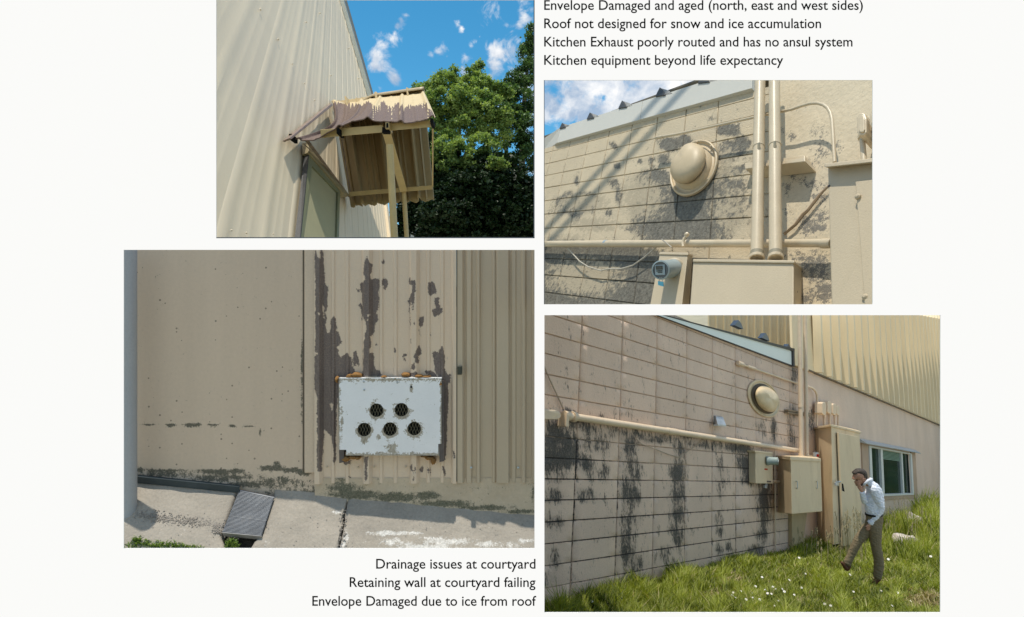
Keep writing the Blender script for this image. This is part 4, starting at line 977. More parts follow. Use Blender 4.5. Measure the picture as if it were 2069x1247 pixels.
for i, (xb, xt, rb, rt, lab) in enumerate(((1165, 1182, 33, 25, 'left one of the two tall cream riser pipes'), (1266, 1259, 34, 27, 'right one of the two tall cream riser pipes'))):
    t = thing('riser_pipe', S2.on(*Z(xb, 975), .13), lab, 'pipe', 'riser pipes on the sunlit wall')
    hr = .115
    a = S2.on(*Z(xb, 976), hr); b = S2.on(*Z(xt + (xt - xb) * .12, -90), hr); path = [a + (b - a) * k / 8 for k in range(9)]
    obj('pipe', MB().tube(path, r2(a, rb), 20), pipe2, t, 2, smooth=40)
    obj('hub', MB().tube([a, a + (b - a) * .012], r2(a, rb * 1.2), 12), pipe2, t, 2, smooth=25, bevel=.002)
    obj('coupling', MB().tube([a + (b - a) * .012, a + (b - a) * .027], r2(a, rb * 1.05), 18), surf('hub_joint', (.30, .27, .20), .6) if i == 0 else bpy.data.materials['hub_joint'], t, 2, smooth=40)
    m_ = a + (b - a) * ((975 - 437 + i * 8) / 1065)
    cl = obj('clamp', MB().tube([m_, m_ + (b - a) * .007], r2(a, rb * 1.09), 18), pipe2, t, 2, smooth=40)
    obj('bolt', MB().tube([m_ - V(*unit(m_)) * r2(a, rb * 1.5) + V(.0, 0, -.008), m_ - V(*unit(m_)) * r2(a, rb * 1.5) + V(0, 0, .018)], .006, 6), pipe2, cl, 2)
t = thing('strut_rail', S2.on(*Z(1260, 470), 0), 'cream strut rail behind the riser pipes on the sunlit wall', 'bracket')
for k, (dy, h) in enumerate(((0, .05), (14, .075))):
    obj('rail', MB().slab(S2, [Z(1102, 480 + dy), Z(1424, 440 + dy), Z(1420, 421 + dy), Z(1100, 463 + dy)], 0, h), pipe2, t, 2, bevel=.002)
t = thing('thin_conduit', S2.on(*Z(1400, 170), .03), 'thin cream conduit that passes behind the risers and bends down to the right cabinet', 'pipe')
cv = [(652, 322), (740, 308), (1150, 218), (1300, 186), (1350, 176), (1400, 158), (1450, 144), (1490, 142), (1520, 150), (1545, 168), (1560, 195), (1568, 230), (1573, 300), (1582, 460)]
P_ = on2(cv, .075)
Q_ = []
for i in range(len(P_) - 1):
    for k in range(3): Q_.append(P_[i] + (P_[i + 1] - P_[i]) * k / 3)
Q_.append(P_[-1])
obj('pipe', MB().tube(Q_, [r2(p, 7.0 + 3.0 * i / len(Q_)) for i, p in enumerate(Q_)], 12), pipe2, t, 2, smooth=60)
obj('elbow', MB().tube(on2([(625, 328), (660, 322), (662, 322)], .075), r2(P_[0], 9.5), 12), pipe2, t, 2, smooth=40, bevel=.002)
obj('coupling', MB().tube(on2([(668, 320), (700, 315)], .075), r2(P_[0], 7.5), 12), pipe2, t, 2, smooth=40)
# exhaust fan
t = thing('exhaust_fan', S2.on(1402, 380, 0), 'round cream wall exhaust fan with a dented dome in sunlight', 'fan')
fan2 = surf('fan_paint_cream', (.54, .435, .285), .5, .08, 9, grime=.5, grime_col=(.25, .20, .14), fine=.03)
cF = S2.on(*Z(828, 492), .0); axF = view_axis(cF, S2.N, .95)
e1 = S2.on(*Z(960, 470), 0) - cF; e2 = S2.on(*Z(845, 352), 0) - cF
e1 = S2.on(*Z(957, 460), 0) - cF
hd = .155
obj('flange', disc(cF, e1, e2, axF, [(1.0, 0), (1.03, .008), (1.01, .020), (.97, .024), (.93, .020), (.90, .010), (.86, .008), (.80, .012), (.74, .030), (.66, .042), (.5, .042)], 48), fan2, t, 2, smooth=35)
def dent2(f, an, r, h):
    d = .10 * math.exp(-((an - 2.4) / .45) ** 2) * math.exp(-((f - .5) / .3) ** 2) + .05 * math.exp(-((an - .9) / .35) ** 2) * math.exp(-((f - .6) / .25) ** 2)
    return r * (1 - d * .9), h - d * .17
obj('grille', disc(cF, e1, e2, axF, [(.60, .02), (.63, .078), (.5, .078)], 40), dark_metal, t, 2)
for k in range(10):
    f = .026 + .0036 * k
    obj('grille_wire', disc(cF, e1, e2, axF, [(.64, f), (.65, f + .001), (.64, f + .0016)], 32), metal2, t, 2)
obj('dome', disc(cF, e1 * .97, e2 * .97, axF, [(.62, .064), (.72, .066), (.745, .071), (.745, .080), (.72, .096), (.65, .113), (.53, .127), (.35, .136), (.10, .140)], 48, dent2), fan2, t, 2, smooth=45)
for an in (.7, 1.5, 5.6, 3.9):
    obj('bolt', MB().lathe(cF + e1 * math.cos(an) * .93 + e2 * math.sin(an) * .93 + axF * .018, axF, [(.006, 0), (.006, .006), (.002, .008)], 6), fan2, t, 2)
# meter box and meter
t = thing('meter_box', S2.on(1330, 600, 0), 'tan box with a round glass electricity meter in sunlight beside the wide cabinet', 'electric meter')
q = [Z(590, 1260), Z(762, 1260), Z(795, 950), Z(645, 946)]; fr = [S2.on(x, y, .11) for x, y in q]
bk = [S2.on(*Z(x, y), .03) for x, y in ((625, 1260), (802, 1260), (822, 958), (672, 952))]
obj('case', MB().hexa(bk + fr), metal2, t, 2, bevel=.003)
q = [Z(640, 953), Z(797, 957), Z(796, 944), Z(644, 939)]; fr = [S2.on(x, y, .115) for x, y in q]
bk = [S2.on(*Z(x, y), .03) for x, y in ((672, 958), (824, 964), (823, 952), (670, 946))]
obj('lid', MB().hexa(bk + fr), metal2, t, 2, bevel=.002)
m0 = S2.on(*Z(722, 1028), .112); m1 = S2.on(*Z(655, 1036), .112); m1 = m1 * (m0[1] - .095) / m1[1]
axm = unit(m1 - m0); Lm = np.linalg.norm(m1 - m0); rm = r2(m0, 50)
mg2 = surf('meter_case_grey', (.30, .37, .39), .3, .05, 20)
obj('meter_ring', MB().lathe(m0 - axm * .006, axm, [(rm * 1.12, 0), (rm * 1.14, .008), (rm * 1.02, .014)], 32), metal2, t, 2, smooth=40)
obj('meter', MB().lathe(m0, axm, [(rm, 0), (rm * .98, Lm * .5), (rm * .97, Lm * .98), (rm * 1.02, Lm), (rm * 1.0, Lm * 1.08), (rm * .86, Lm * 1.1), (rm * .84, Lm * 1.02)], 36), mg2, t, 2, smooth=35)
fa = m0 + axm * Lm * 1.03
obj('meter_face', MB().lathe(fa, axm, [(rm * .85, 0), (rm * .84, .002)], 32), surf('meter_face_dark', (.07, .10, .13), .15, spec=.9), t, 2)
side = unit(np.cross(axm, V(0, 0, 1))); upm = np.cross(side, axm)
def plate(a0, a1, b0, b1, lift, th_=.002):
    P = [fa + axm * lift + side * rm * a + upm * rm * b for a, b in ((a0, b0), (a1, b0), (a1, b1), (a0, b1))]
    return MB().prism(P, axm * th_)
obj('register', plate(-.45, .62, -.5, .55, .004), surf('register_grey', (.33, .42, .47), .5), t, 2)
obj('display', plate(-.25, .50, .05, .45, .007), surf('display_dark', (.035, .05, .055), .2, spec=.8), t, 2)
obj('register_text', plate(-.2, .45, -.12, -.05, .007), page_ink, t, 2)
obj('register_text', plate(-.2, .30, -.27, -.21, .007), page_ink, t, 2)
obj('warning_label', MB().slab(S2, [Z(680, 1124), Z(712, 1126), Z(712, 1112), Z(680, 1110)], .108, .113), flatmat('label_orange', (.55, .10, .03)), t, 2)
pad = thing('seal_padlock', fa - upm * rm, 'small light blue seal hanging from the electricity meter', 'padlock')
c_ = fa - upm * rm * 1.02 + axm * .006
obj('seal_body', MB().prism([c_ + side * s * .011 + upm * u for s, u in ((-1, -.026), (1, -.020), (1, -.004), (-1, -.008))], axm * .006), surf('seal_blue', (.12, .45, .62), .5), pad, 2)
obj('seal_wire', MB().tube([c_ - side * .007 - upm * .006, c_ + upm * .010 - side * .004, c_ + upm * .010 + side * .006, c_ + side * .007 - upm * .004], .0018, 6), galv, pad, 2)
# wide cabinet below the risers
t = thing('wide_cabinet', S2.on(1500, 600, 0), 'wide tan electrical cabinet under the two riser pipes in sunlight', 'electrical cabinet')
q = [Z(806, 1270), Z(1363, 1270), Z(1363, 998), Z(824, 992)]; fr = [S2.on(x, y, .165) for x, y in q]
bk = [S2.on(*Z(x, y), .0) for x, y in ((850, 1270), (1406, 1270), (1406, 1030), (866, 1014))]
obj('case', MB().hexa(bk + fr), metal2, t, 2, bevel=.004)
q = [Z(822, 993), Z(1367, 1000), Z(1365, 984), Z(823, 977)]; fr = [S2.on(x, y, .172) for x, y in q]
bk = [S2.on(*Z(x, y), .0) for x, y in ((866, 1018), (1410, 1036), (1408, 1020), (870, 1004))]
obj('lid', MB().hexa(bk + fr), metal2, t, 2, bevel=.003)
obj('latch', MB().tube(on2([(1374, 1152), (1380, 1150)], .10), .006, 8), dark_metal, t, 2)
# tall cabinet at the right
t = thing('tall_cabinet', S2.on(1740, 600, 0), 'tall tan cabinet at the right end of the sunlit wall, its top catching light', 'electrical cabinet')
q = [Z(1566, 1270), Z(2100, 1280), Z(2050, 440), Z(1545, 488)]; fr = [S2.on(x, y, .20) for x, y in q]
bk = [S2.on(*Z(x, y), .0) for x, y in ((1650, 1270), (2150, 1270), (2100, 480), (1640, 520))]
obj('case', MB().hexa(bk + fr), metal2, t, 2, bevel=.004)
q = [Z(1529, 486), Z(2060, 430), Z(2055, 408), Z(1526, 466)]; fr = [S2.on(x, y, .235) for x, y in q]
bk = [S2.on(*Z(x, y), .0) for x, y in ((1640, 520), (2120, 470), (2120, 452), (1640, 503))]
obj('lid', MB().hexa(bk + fr), metal2, t, 2, bevel=.003)
dd = obj('door', MB().slab(S2, [Z(1742, 1275), Z(2090, 1280), Z(2040, 520), Z(1692, 562)], .19, .212), metal2, t, 2, bevel=.003)
for x, y in ((1711, 648), (1752, 1186)):
    obj('bolt', MB().lathe(S2.on(*Z(x, y), .212), S2.N, [(.009, 0), (.009, .008), (.004, .012)], 10), metal2, dd, 2)
for x, y in ((1553, 588), (1572, 1000)):
    obj('rivet', MB().lathe(S2.on(*Z(x, y), .20), S2.N, [(.005, 0), (.004, .004)], 8), dark_metal, t, 2)
for i, (x, y0, y1, w, lab) in enumerate(((1726, 192, 312, 26, 'pipe fitting standing on the right cabinet, fully in view'), (1793, 180, 268, 26, 'pipe fitting cut off at the right edge above the right cabinet'))):
    t = thing('pipe_fitting', S2.on(*Z(x, 440), .1), lab, 'pipe fitting', 'pipe fittings on the right cabinet')
    hh = .12; oct_ = [(-1, .25), (-.7, .05), (-.3, 0), (.3, 0), (.7, .05), (1, .25), (1, .85), (.6, 1), (-.6, 1), (-1, .85)]
    obj('fitting_body', MB().prism([S2.on(*Z(x + w * a, y0 + (y1 - y0) * b), hh) for a, b in oct_], -S2.N * .09), pipe2, t, 2, bevel=.005)
    obj('cover', MB().prism([S2.on(*Z(x + w * .62 * a, y0 + 14 + (y1 - y0 - 30) * b), hh + .006) for a, b in oct_], -S2.N * .008), pipe2, t, 2, bevel=.003)
    P0 = S2.on(*Z(x + 2, y1), hh - .04); P1 = S2.on(*Z(x + 14, 452), hh - .04)
    obj('pipe', MB().tube([P0, P1], r2(P0, 14), 14), pipe2, t, 2, smooth=40)
    obj('coupling', MB().tube([P0, P0 + (P1 - P0) * .15], r2(P0, 21), 14), pipe2, t, 2, smooth=40, bevel=.002)
# loose cables
tag(obj('sagging_cable', MB().tube(on2([(120, 885), (165, 935), (215, 990), (262, 1020), (330, 1040), (372, 1030), (440, 1030), (500, 1012), (560, 970), (625, 915)], .03), .0036, 6), surf('cable_pale', (.50, .46, .38), .6), None, 2), 'thin pale cable sagging under the horizontal conduit on the sunlit wall', 'cable')
tag(obj('wrapped_cable', MB().tube(on2([(655, 872), (672, 885), (690, 900), (708, 915)], .10), .003, 6), surf('cable_grey', (.36, .33, .28), .6), None, 2), 'short cable tie wrapped round the horizontal conduit', 'cable')
tag(obj('vine_stem', MB().tube(on2([(1310, 845), (1370, 795), (1412, 740), (1440, 715), (1478, 665), (1510, 625), (1545, 590)], .012), [.006, .006, .007, .006, .006, .005, .004], 6), surf('vine_brown', (.34, .25, .16), .8), None, 2), 'dried brown vine stem slanting across the peeling plaster', 'stem')
# ================================================================== PICTURE: shaded metal siding, white vent cover, sloping pavement
conc3 = surf('concrete_wall_paint', (.62, .495, .38), .8, .07, 1.3, vstretch=(1.6, 1, .22), bump=.22, bscale=30, speck=.7, speck_scale=30, speck_col=(.12, .095, .075),
             stain=(.105, .10, .075), stain_noise=(24, 1.9), stain_soft=.16, fine=.03)
side3 = surf('siding_paint_worn', (.68, .545, .415), .5, .04, 2, vstretch=(1, 1, .15), stain=(.125, .098, .092), stain_noise=(38, .95), stain_soft=.02, svar=.18, relief=1.2, bump=.35, bscale=60, fine=.025)
side3b = surf('siding_paint_olive', (.50, .41, .30), .5, .05, 2, vstretch=(1, 1, .12), fine=.02)
b3 = thing('metal_clad_building', S3.on(650, 990), 'shaded building with a smooth tan wall, peeling ribbed siding and concrete footing', 'building')
def box3(x0, y0, x1, y1, h0, h1): return MB().slab(S3, [(x0, y1), (x1, y1), (x1, y0), (x0, y0)], h0, h1)
M3 = blobs([(400, 858, 6, 4, 1.1), (385, 859, 20, 4.0, 1.05), (345, 859, 14, 3.6, 1.0), (430, 859, 16, 3.2, .95), (470, 861, 8, 4, .95), (505, 862, 12, 3, .7), (300, 859, 26, 1.8, .85), (525, 873, 3, 7, .8), (610, 740, 2.2, 60, .8), (611, 820, 2, 40, .7),
    (330, 951, 60, 4, .80), (420, 952, 30, 4, .95), (450, 953, 24, 5, 1.0), (480, 952, 16, 5, .95), (550, 946, 30, 6, .95), (560, 941, 10, 10, .8), (590, 950, 22, 5, 1.0), (615, 955, 14, 8, .9), (330, 958, 70, 9, .68), (450, 965, 80, 12, .70), (560, 975, 80, 14, .62), (285, 950, 14, 6, .9),
    (500, 978, 40, 6, .9), (600, 995, 80, 7, .70), (700, 1000, 60, 8, .8), (640, 985, 16, 10, .6)], -.1)
obj('smooth_wall', MB().grid(lambda x, y: S3.on(x, y, .0), np.arange(120, 641, 5.0), np.arange(490, 1012, 4.0)), conc3, b3, 3, M3)
for x in (620, 617): pass
obj('corner_trim', box3(614.5, 480, 639, 956, .0, .022), surf('trim_tan', (.62, .495, .375), .5, .05, 1), b3, 3, bevel=.006)
obj('wall_joint', box3(611.5, 480, 613.8, 952, -.01, .006), surf('joint_dark', (.15, .125, .095), .8), b3, 3)
FM = blobs([(700, 985, 40, 10, .8), (720, 1000, 60, 10, 1.0), (800, 1005, 60, 10, .95), (860, 1003, 30, 9, .9), (900, 1018, 60, 8, .85), (980, 1026, 60, 6, .8), (1050, 1034, 40, 5, .8), (685, 975, 14, 14, .75), (1078, 1000, 4, 40, .6), (1000, 985, 90, 5, .25)], .05)
obj('concrete_footing', MB().grid(lambda x, y: S3.on(x, y, .012 + .004 * noise.noise(Vector((x * .05, y * .05, 0)))), np.arange(636, 1096, 5.0), np.arange(966, 1050, 3.0)), surf('footing_concrete', (.52, .43, .32), .9, .10, 3, bump=.45, bscale=26, stain=(.12, .12, .085), stain_noise=(24, 1.8), stain_soft=.2), b3, 3, FM)
# peeled paint, outlined on the siding
q2_ = lambda l: [(620 + x / 4.455, 500 + y / 4.455) for x, y in l]
q3_ = lambda l: [(640 + x / 4.987, 740 + y / 4.987) for x, y in l]
PEEL = [q2_([(68,0),(85,30),(92,95),(122,100),(120,20),(132,10),(148,60),(160,240),(158,320),(193,355),(182,480),(188,540),(165,590),(180,640),(172,700),(178,765),(210,770),(215,650),(240,625),(262,640),(270,740),(318,850),(280,900),(285,970),(310,990),(365,945),(402,1010),(408,1100),(560,1180),(540,1300),(70,1300),(78,700),(76,300)]),
 q2_([(540,82),(560,120),(562,145),(590,160),(588,200),(570,250),(582,290),(655,278),(655,370),(640,380),(652,470),(640,560),(628,590),(645,610),(640,675),(620,680),(600,790),(570,800),(580,870),(560,950),(600,950),(612,1060),(625,1095),(670,1110),(670,1160),(505,1160),(510,870),(530,760),(535,680),(505,620),(495,655),(492,580),(468,510),(485,490),(500,525),(495,420),(478,330),(490,300),(505,310),(525,290),(505,230),(515,160),(525,110)]),
 q2_([(668,125),(690,115),(708,130),(695,152),(675,150)]), q2_([(672,290),(700,272),(732,300),(730,340),(705,378),(685,375),(690,350),(672,330)]), q2_([(450,375),(470,378),(475,405),(465,412)]),
 q2_([(918,275),(928,272),(935,300),(975,292),(978,400),(968,410),(972,440),(955,565),(945,560),(940,500),(930,560),(930,740),(922,640),(915,480),(930,430),(945,400),(950,340),(925,330)]),
 q2_([(1085,380),(1098,320),(1130,308),(1155,340),(1168,415),(1130,415),(1115,440),(1098,420)]), q2_([(1142,445),(1165,450),(1188,450),(1190,500),(1200,545),(1222,550),(1215,590),(1190,610),(1188,635),(1180,610),(1150,625),(1125,580),(1135,555),(1155,545)]),
 q2_([(1018,628),(1045,618),(1058,640),(1045,710),(1025,725),(1008,700),(1005,670)]), q2_([(1012,735),(1022,760),(1026,800),(1015,780)]), q2_([(962,650),(972,655),(970,698),(962,690)]), q2_([(932,815),(940,820),(936,862),(930,855)]),
 q2_([(860,980),(880,955),(903,950),(905,975),(885,985),(890,1025),(865,1010)]), q2_([(955,985),(985,930),(1010,885),(1035,925),(1030,960),(1010,970),(1005,1050),(970,1040),(975,1010)]), q2_([(940,1060),(962,1040),(978,1070),(965,1105),(940,1095)]),
 q2_([(785,900),(800,910),(802,945),(788,940)]), q2_([(615,870),(630,865),(628,900)]), q2_([(418,945),(450,925),(460,980),(478,1040),(460,1080),(440,1040),(430,1085),(418,1050)]),
 q2_([(1128,950),(1150,928),(1185,945),(1218,885),(1240,960),(1245,1040),(1230,1110),(1260,1150),(1290,1140),(1300,1170),(1280,1220),(1265,1215),(1255,1180),(1245,1280),(1200,1280),(1190,1170),(1150,1120),(1145,1000),(1135,1000)]),
 q2_([(1055,1110),(1110,1108),(1160,1130),(1190,1170),(1100,1165)]), q2_([(925,1130),(960,1120),(990,1125),(1000,1165),(930,1165)]), q2_([(1258,985),(1268,980),(1268,1010),(1258,1005)]), q2_([(1105,775),(1115,770),(1115,800)]),
 q3_([(0,0),(380,0),(380,130),(230,200),(200,440),(195,900),(180,990),(165,960),(170,830),(140,700),(80,640),(60,900),(45,1070),(5,1060)]),
 q3_([(1230,0),(1290,0),(1300,90),(1325,80),(1358,85),(1350,120),(1345,170),(1318,175),(1330,280),(1322,420),(1310,700),(1300,900),(1285,960),(1270,900),(1240,700)]),
 q3_([(1365,855),(1390,860),(1400,930),(1380,930)]), q3_([(470,910),(520,910),(510,1000),(500,1020),(515,1120),(500,1170),(480,1140),(485,1040)]), q3_([(940,1000),(965,980),(960,1060),(945,1050)]), q3_([(965,1060),(975,1050),(978,1170),(966,1165)]), q3_([(985,1020),(995,1010),(996,1150),(988,1150)]),
 q3_([(1030,1040),(1070,1010),(1080,1030),(1060,1070),(1040,1065)]), q3_([(1118,1020),(1130,1015),(1128,1100),(1118,1090)]), q3_([(1135,1020),(1150,1020),(1148,1100),(1138,1095)]), q3_([(1265,1005),(1280,1010),(1305,1090),(1290,1105),(1275,1070)]), q3_([(325,1110),(355,1125),(350,1135),(330,1125)]), q3_([(265,960),(350,945),(340,990),(280,990)])]
HOLE3 = [q2_([(100,585),(115,590),(112,610)]), q2_([(145,520),(155,530),(158,640),(142,630)]), q2_([(85,940),(98,930),(98,965),(88,960)]), q3_([(130,370),(160,375),(162,440),(145,460)]), q2_([(540,605),(570,600),(545,660)])]
def peel_mask(x, y):
    x = np.asarray(x, float); y = np.asarray(y, float); best = np.full(x.shape, -9.0)
    def sd(poly):
        P = np.array(poly); n = len(P); ins = np.zeros(x.shape, bool); dm = np.full(x.shape, 1e9)
        for i in range(n):
            x1, y1 = P[i]; x2, y2 = P[(i + 1) % n]
            cr = ((y1 > y) != (y2 > y)) & (x < (x2 - x1) * (y - y1) / ((y2 - y1) or 1e-9) + x1); ins ^= cr
            dx, dy = x2 - x1, y2 - y1; L = dx * dx + dy * dy or 1e-9
            tt = np.clip(((x - x1) * dx + (y - y1) * dy) / L, 0, 1); dm = np.minimum(dm, np.hypot(x - x1 - tt * dx, y - y1 - tt * dy))
        return np.where(ins, dm, -dm)
    for p in PEEL: best = np.maximum(best, sd(p))
    for p in HOLE3: best = np.minimum(best, -sd(p))
    return np.clip(.5 + best * .09, 0, 1)
# ribs: (x, height) profile across each panel
def prof3(x0, x1, ribs):
    xs = set(np.round(np.arange(x0, x1 + .1, 2.6), 2)) | {x0, x1}
    def h(x):
        r = 0
        for c, w, t_, H in ribs:
            d = abs(x - c); r = max(r, H if d <= w else H * max(0, 1 - (d - w) / t_))
        return r
    for c, w, t_, H in ribs: xs |= {x for x in (c - w, c + w, c - w - t_, c + w + t_) if x0 < x < x1}
    return [(x, h(x)) for x in sorted(xs)]
def panel3(name, x0, x1, ribs, mat, y1=975, mask=None, dy=2.6, h0=.008):
    pr_ = prof3(x0, x1, ribs); ys_ = np.arange(488, y1 + .1, dy) if mask else np.array([488., 700., y1])
    ys_[-1] = y1; mb = MB(); n = len(pr_)
    for y in ys_:
        for x, h in pr_:
            P = S3.on(x, y, 0); mb.v.append(tuple(P + V(0, -(h + h0), 0)))
    for j in range(len(ys_) - 1):
        for i in range(n - 1): mb.f.append((j * n + i, j * n + i + 1, (j + 1) * n + i + 1, (j + 1) * n + i)); mb.m.append(0)
    o = len(mb.v); jb = (len(ys_) - 1) * n
    for x, h in pr_: mb.v.append(tuple(S3.on(x, y1, 0) + V(0, -.002, 0)))
    for i in range(n - 1): mb.f.append((jb + i, jb + i + 1, o + i + 1, o + i)); mb.m.append(0)
    return obj(name, mb, mat, b3, 3, mask, smooth=18)
R = []
for c in (644, 743, 838, 922): R.append((c, 5, 6, .028))
for c in (674, 703, 771, 800, 866, 894): R.append((c, 2.2, 2.5, .008))
panel3('siding_panel', 638.5, 727, R, side3, 975, peel_mask)
panel3('siding_panel', 727, 824, R, side3, 974.5, peel_mask)
panel3('siding_panel', 824, 923, R, side3, 974, peel_mask)
R = [(930, 5, 4, .022), (948, 4, 3, .015), (967, 2, 3, .022), (1016, 11, 4, .022), (1058, 2, 4, .022), (998, 1.6, 2, .012), (1085, 8, 4, .022), (1038, 3, 3, .008)]
panel3('siding_panel', 925, 1010, R, side3b, 973.5)
panel3('siding_panel', 1010, 1096, R, side3b, 973.5, h0=.007)
obj('siding_lap', box3(922.0, 480, 926.0, 973, .0, .026), surf('lap_dark', (.10, .09, .07), .7), b3, 3)
obj('lap_bracket', box3(924.5, 740.5, 933, 757.5, .02, .075), surf('bracket_dark', (.055, .06, .045), .6), b3, 3, bevel=.003)
for x, y in ((661, 943), (724, 944), (756, 943), (820, 943), (917, 943), (952, 945), (1008, 944), (1047, 945), (931, 954), (931, 700)):
    obj('screw', MB().lathe(S3.on(x, y, .02), S3.N, [(.007, 0), (.007, .004), (.003, .006)], 8), galv if x > 925 else side3b, b3, 3)
# vent cover
t = thing('vent_cover', S3.on(788, 921, .1), 'white painted metal cover with five round mesh holes screwed onto the siding', 'vent cover')
cover_m = surf('cover_white_chipped', (.82, .825, .85), .5, .03, 6, stain=(.34, .30, .235), stain_noise=(26, 1.25), stain_soft=.04, fine=.02)
C3X = [(761, 829), (811, 828), (736, 868), (788, 867), (837, 866)]
def cover_mask(x, y):
    m = np.maximum(0, 1 - np.minimum.reduce([(x - 685) / 5, (891 - x) / 5, (y - 766) / 12, (918 - y) / 9]) ) * .42
    for cx, cy in C3X:
        r = np.hypot(x - cx, (y - cy - 2)); m = np.maximum(m, .62 * np.clip(1 - (r - 14) / 6, 0, 1) * (y > cy - 4))
        m = np.maximum(m, .30 * np.clip(1 - (r - 14) / 14, 0, 1))
    for cx, cy, rx, ry, w in ((831, 785, 3, 10, .8), (790, 905, 16, 12, .42), (736, 890, 8, 10, .5), (765, 884, 6, 8, .45), (780, 862, 12, 4, .3), (700, 835, 8, 8, .2), (860, 870, 6, 20, .22), (690, 850, 4, 50, .35)):
        m = np.maximum(m, w * np.clip(1.4 - np.hypot((x - cx) / rx, (y - cy) / ry), 0, 1))
    return m + .20
# sheet with five real holes: cells around each hole are built from rings
def cover_sheet(h):
    mb = MB()
    outl = lambda: None
    xs_ = [684.5, 723.5, 748.5, 761 + 25 - .0, 812.5, 849.5, 892];
    cells = []
    # radial patches: square cell of half width 12.3 around each hole
    hw = 15.0
    holes = [(cx, cy) for cx, cy in C3X]
    xe = sorted({684.5, 892.0, 699.5, 885.5} | {cx - 15 for cx, _ in holes} | {cx + 15 for cx, _ in holes})
    ye = sorted({765.5, 920.5, 897, 909} | {cy - 15 for _, cy in holes} | {cy + 15 for _, cy in holes})
    def inside_hole_cell(x, y): return any(abs(x - cx) < 15 and abs(y - cy) < 15 for cx, cy in holes)
    for i in range(len(xe) - 1):
        for j in range(len(ye) - 1):
            a, b, c, d = xe[i], xe[i + 1], ye[j], ye[j + 1]; mx, my = (a + b) / 2, (c + d) / 2
            if inside_hole_cell(mx, my): continue
            if mx < 699.5 and my > 909 or mx > 885.5 and my > 897: continue
            nx, ny = max(1, int((b - a) / 3)), max(1, int((d - c) / 3))
            mb.grid(lambda u, v: S3.on(a + (b - a) * u, c + (d - c) * v, h), np.linspace(0, 1, nx + 1), np.linspace(0, 1, ny + 1))
    for cx, cy in holes:
        n = 40; rings = []
        for rr in (13.6, 14.4, None):
            ring = []
            for k in range(n):
                an = 2 * math.pi * k / n; c_, s_ = math.cos(an), math.sin(an)
                if rr is None: sc_ = 15 / max(abs(c_), abs(s_)); ring.append((cx + c_ * sc_, cy + s_ * sc_))
                else: ring.append((cx + c_ * rr, cy + s_ * rr))
            rings.append(ring)
        o = len(mb.v)
        for ring, hh in ((rings[0], h - .014), (rings[0], h), (rings[1], h), (rings[2], h)):
            for x, y in ring: mb.v.append(tuple(S3.on(x, y, hh)))
        for q in range(3):
            for k in range(n): mb.f.append((o + q * n + k, o + q * n + (k + 1) % n, o + (q + 1) * n + (k + 1) % n, o + (q + 1) * n + k)); mb.m.append(0)
    return mb
HC = .065
obj('front_sheet', cover_sheet(HC), cover_m, t, 3, cover_mask)
obj('top_flange', box3(684.5, 763.5, 892, 765.8, .03, HC + .004), cover_m, t, 3, lambda x, y: x * 0 + .42)
obj('side_flange', MB().slab(S3, [(690, 921), (693, 921), (688, 768), (684.8, 768)], .03, HC - .006), surf('bare_steel', (.30, .32, .33), .4, .3, 20, metallic=.5), t, 3)
obj('side_flange', MB().slab(S3, [(886, 921), (889, 921), (892.5, 768), (889.5, 768)], .03, HC - .006), bpy.data.materials['bare_steel'], t, 3)
obj('dark_hollow', box3(690, 768, 886, 914, .034, HC - .02), black_m, t, 3)  # black block painted as the darkness behind the round holes
for a_, b_ in (((686.5, 905), (695, 936)), ((889, 903), (897, 934))):
    obj('mounting_strip', MB().slab(S3, [(a_[0] - 1, b_[1]), (b_[0], b_[1] - 2), (b_[0] - 1, 770), (a_[0] - 4, 770)], .03, .06), surf('strip_brown', (.10, .085, .08), .5, .3, 10) if a_[0] < 700 else bpy.data.materials['strip_brown'], t, 3)
wire = surf('mesh_wire', (.15, .135, .085), .5)
for cx, cy in C3X:
    mb = MB(); R_ = 13.9
    for s in (-1, 1):
        for k in range(-3, 4):
            # strands leaning left and right across the hole (steep diamonds)
            dx, dy = .42 * s, 1.0; L = math.hypot(dx, dy); dx /= L; dy /= L; nx, ny = -dy, dx; off = k * 5.6
            if abs(off) >= R_: continue
            hl = math.sqrt(R_ ** 2 - off ** 2); m0_ = (cx + nx * off, cy + ny * off)
            mb.tube([S3.on(m0_[0] - dx * hl, m0_[1] - dy * hl, HC - .008), S3.on(m0_[0] + dx * hl, m0_[1] + dy * hl, HC - .008)], .0010, 5, False)
    obj('wire_mesh', mb, wire, t, 3)
for x, y in ((735, 771.5), (831, 766), (831, 782), (736, 788), (803, 773)):
    obj('screw', MB().lathe(S3.on(x, y, HC), S3.N, [(.006, 0), (.006, .004), (.002, .006)], 8), galv if y != 782 else black_m, t, 3)
foam = surf('foam_orange', (.27, .14, .045), .9, .25, 14, bump=.8, bscale=30)
def foamblob(lst, name='foam_lump'):
    for cx, cy, rx, ry in lst:
        vs = []; n, m = 12, 7; c = S3.on(cx, cy, .035); kx = D3 / FP
        for j in range(m + 1):
            for i in range(n):
                th, ph = math.pi * j / m, 2 * math.pi * i / n; q = V(math.sin(th) * math.cos(ph), math.sin(th) * math.sin(ph), math.cos(th))
                k = 1 + .35 * noise.noise(Vector(tuple(q * 2)) + Vector((cx, 0, 0)))
                vs.append(c + V(q[0] * rx * kx, q[1] * .035, q[2] * ry * kx) * k)
        obj(name, MB().add(vs, [(j * n + i, j * n + (i + 1) % n, (j + 1) * n + (i + 1) % n, (j + 1) * n + i) for j in range(m) for i in range(n)]), foam, t, 3, smooth=60)
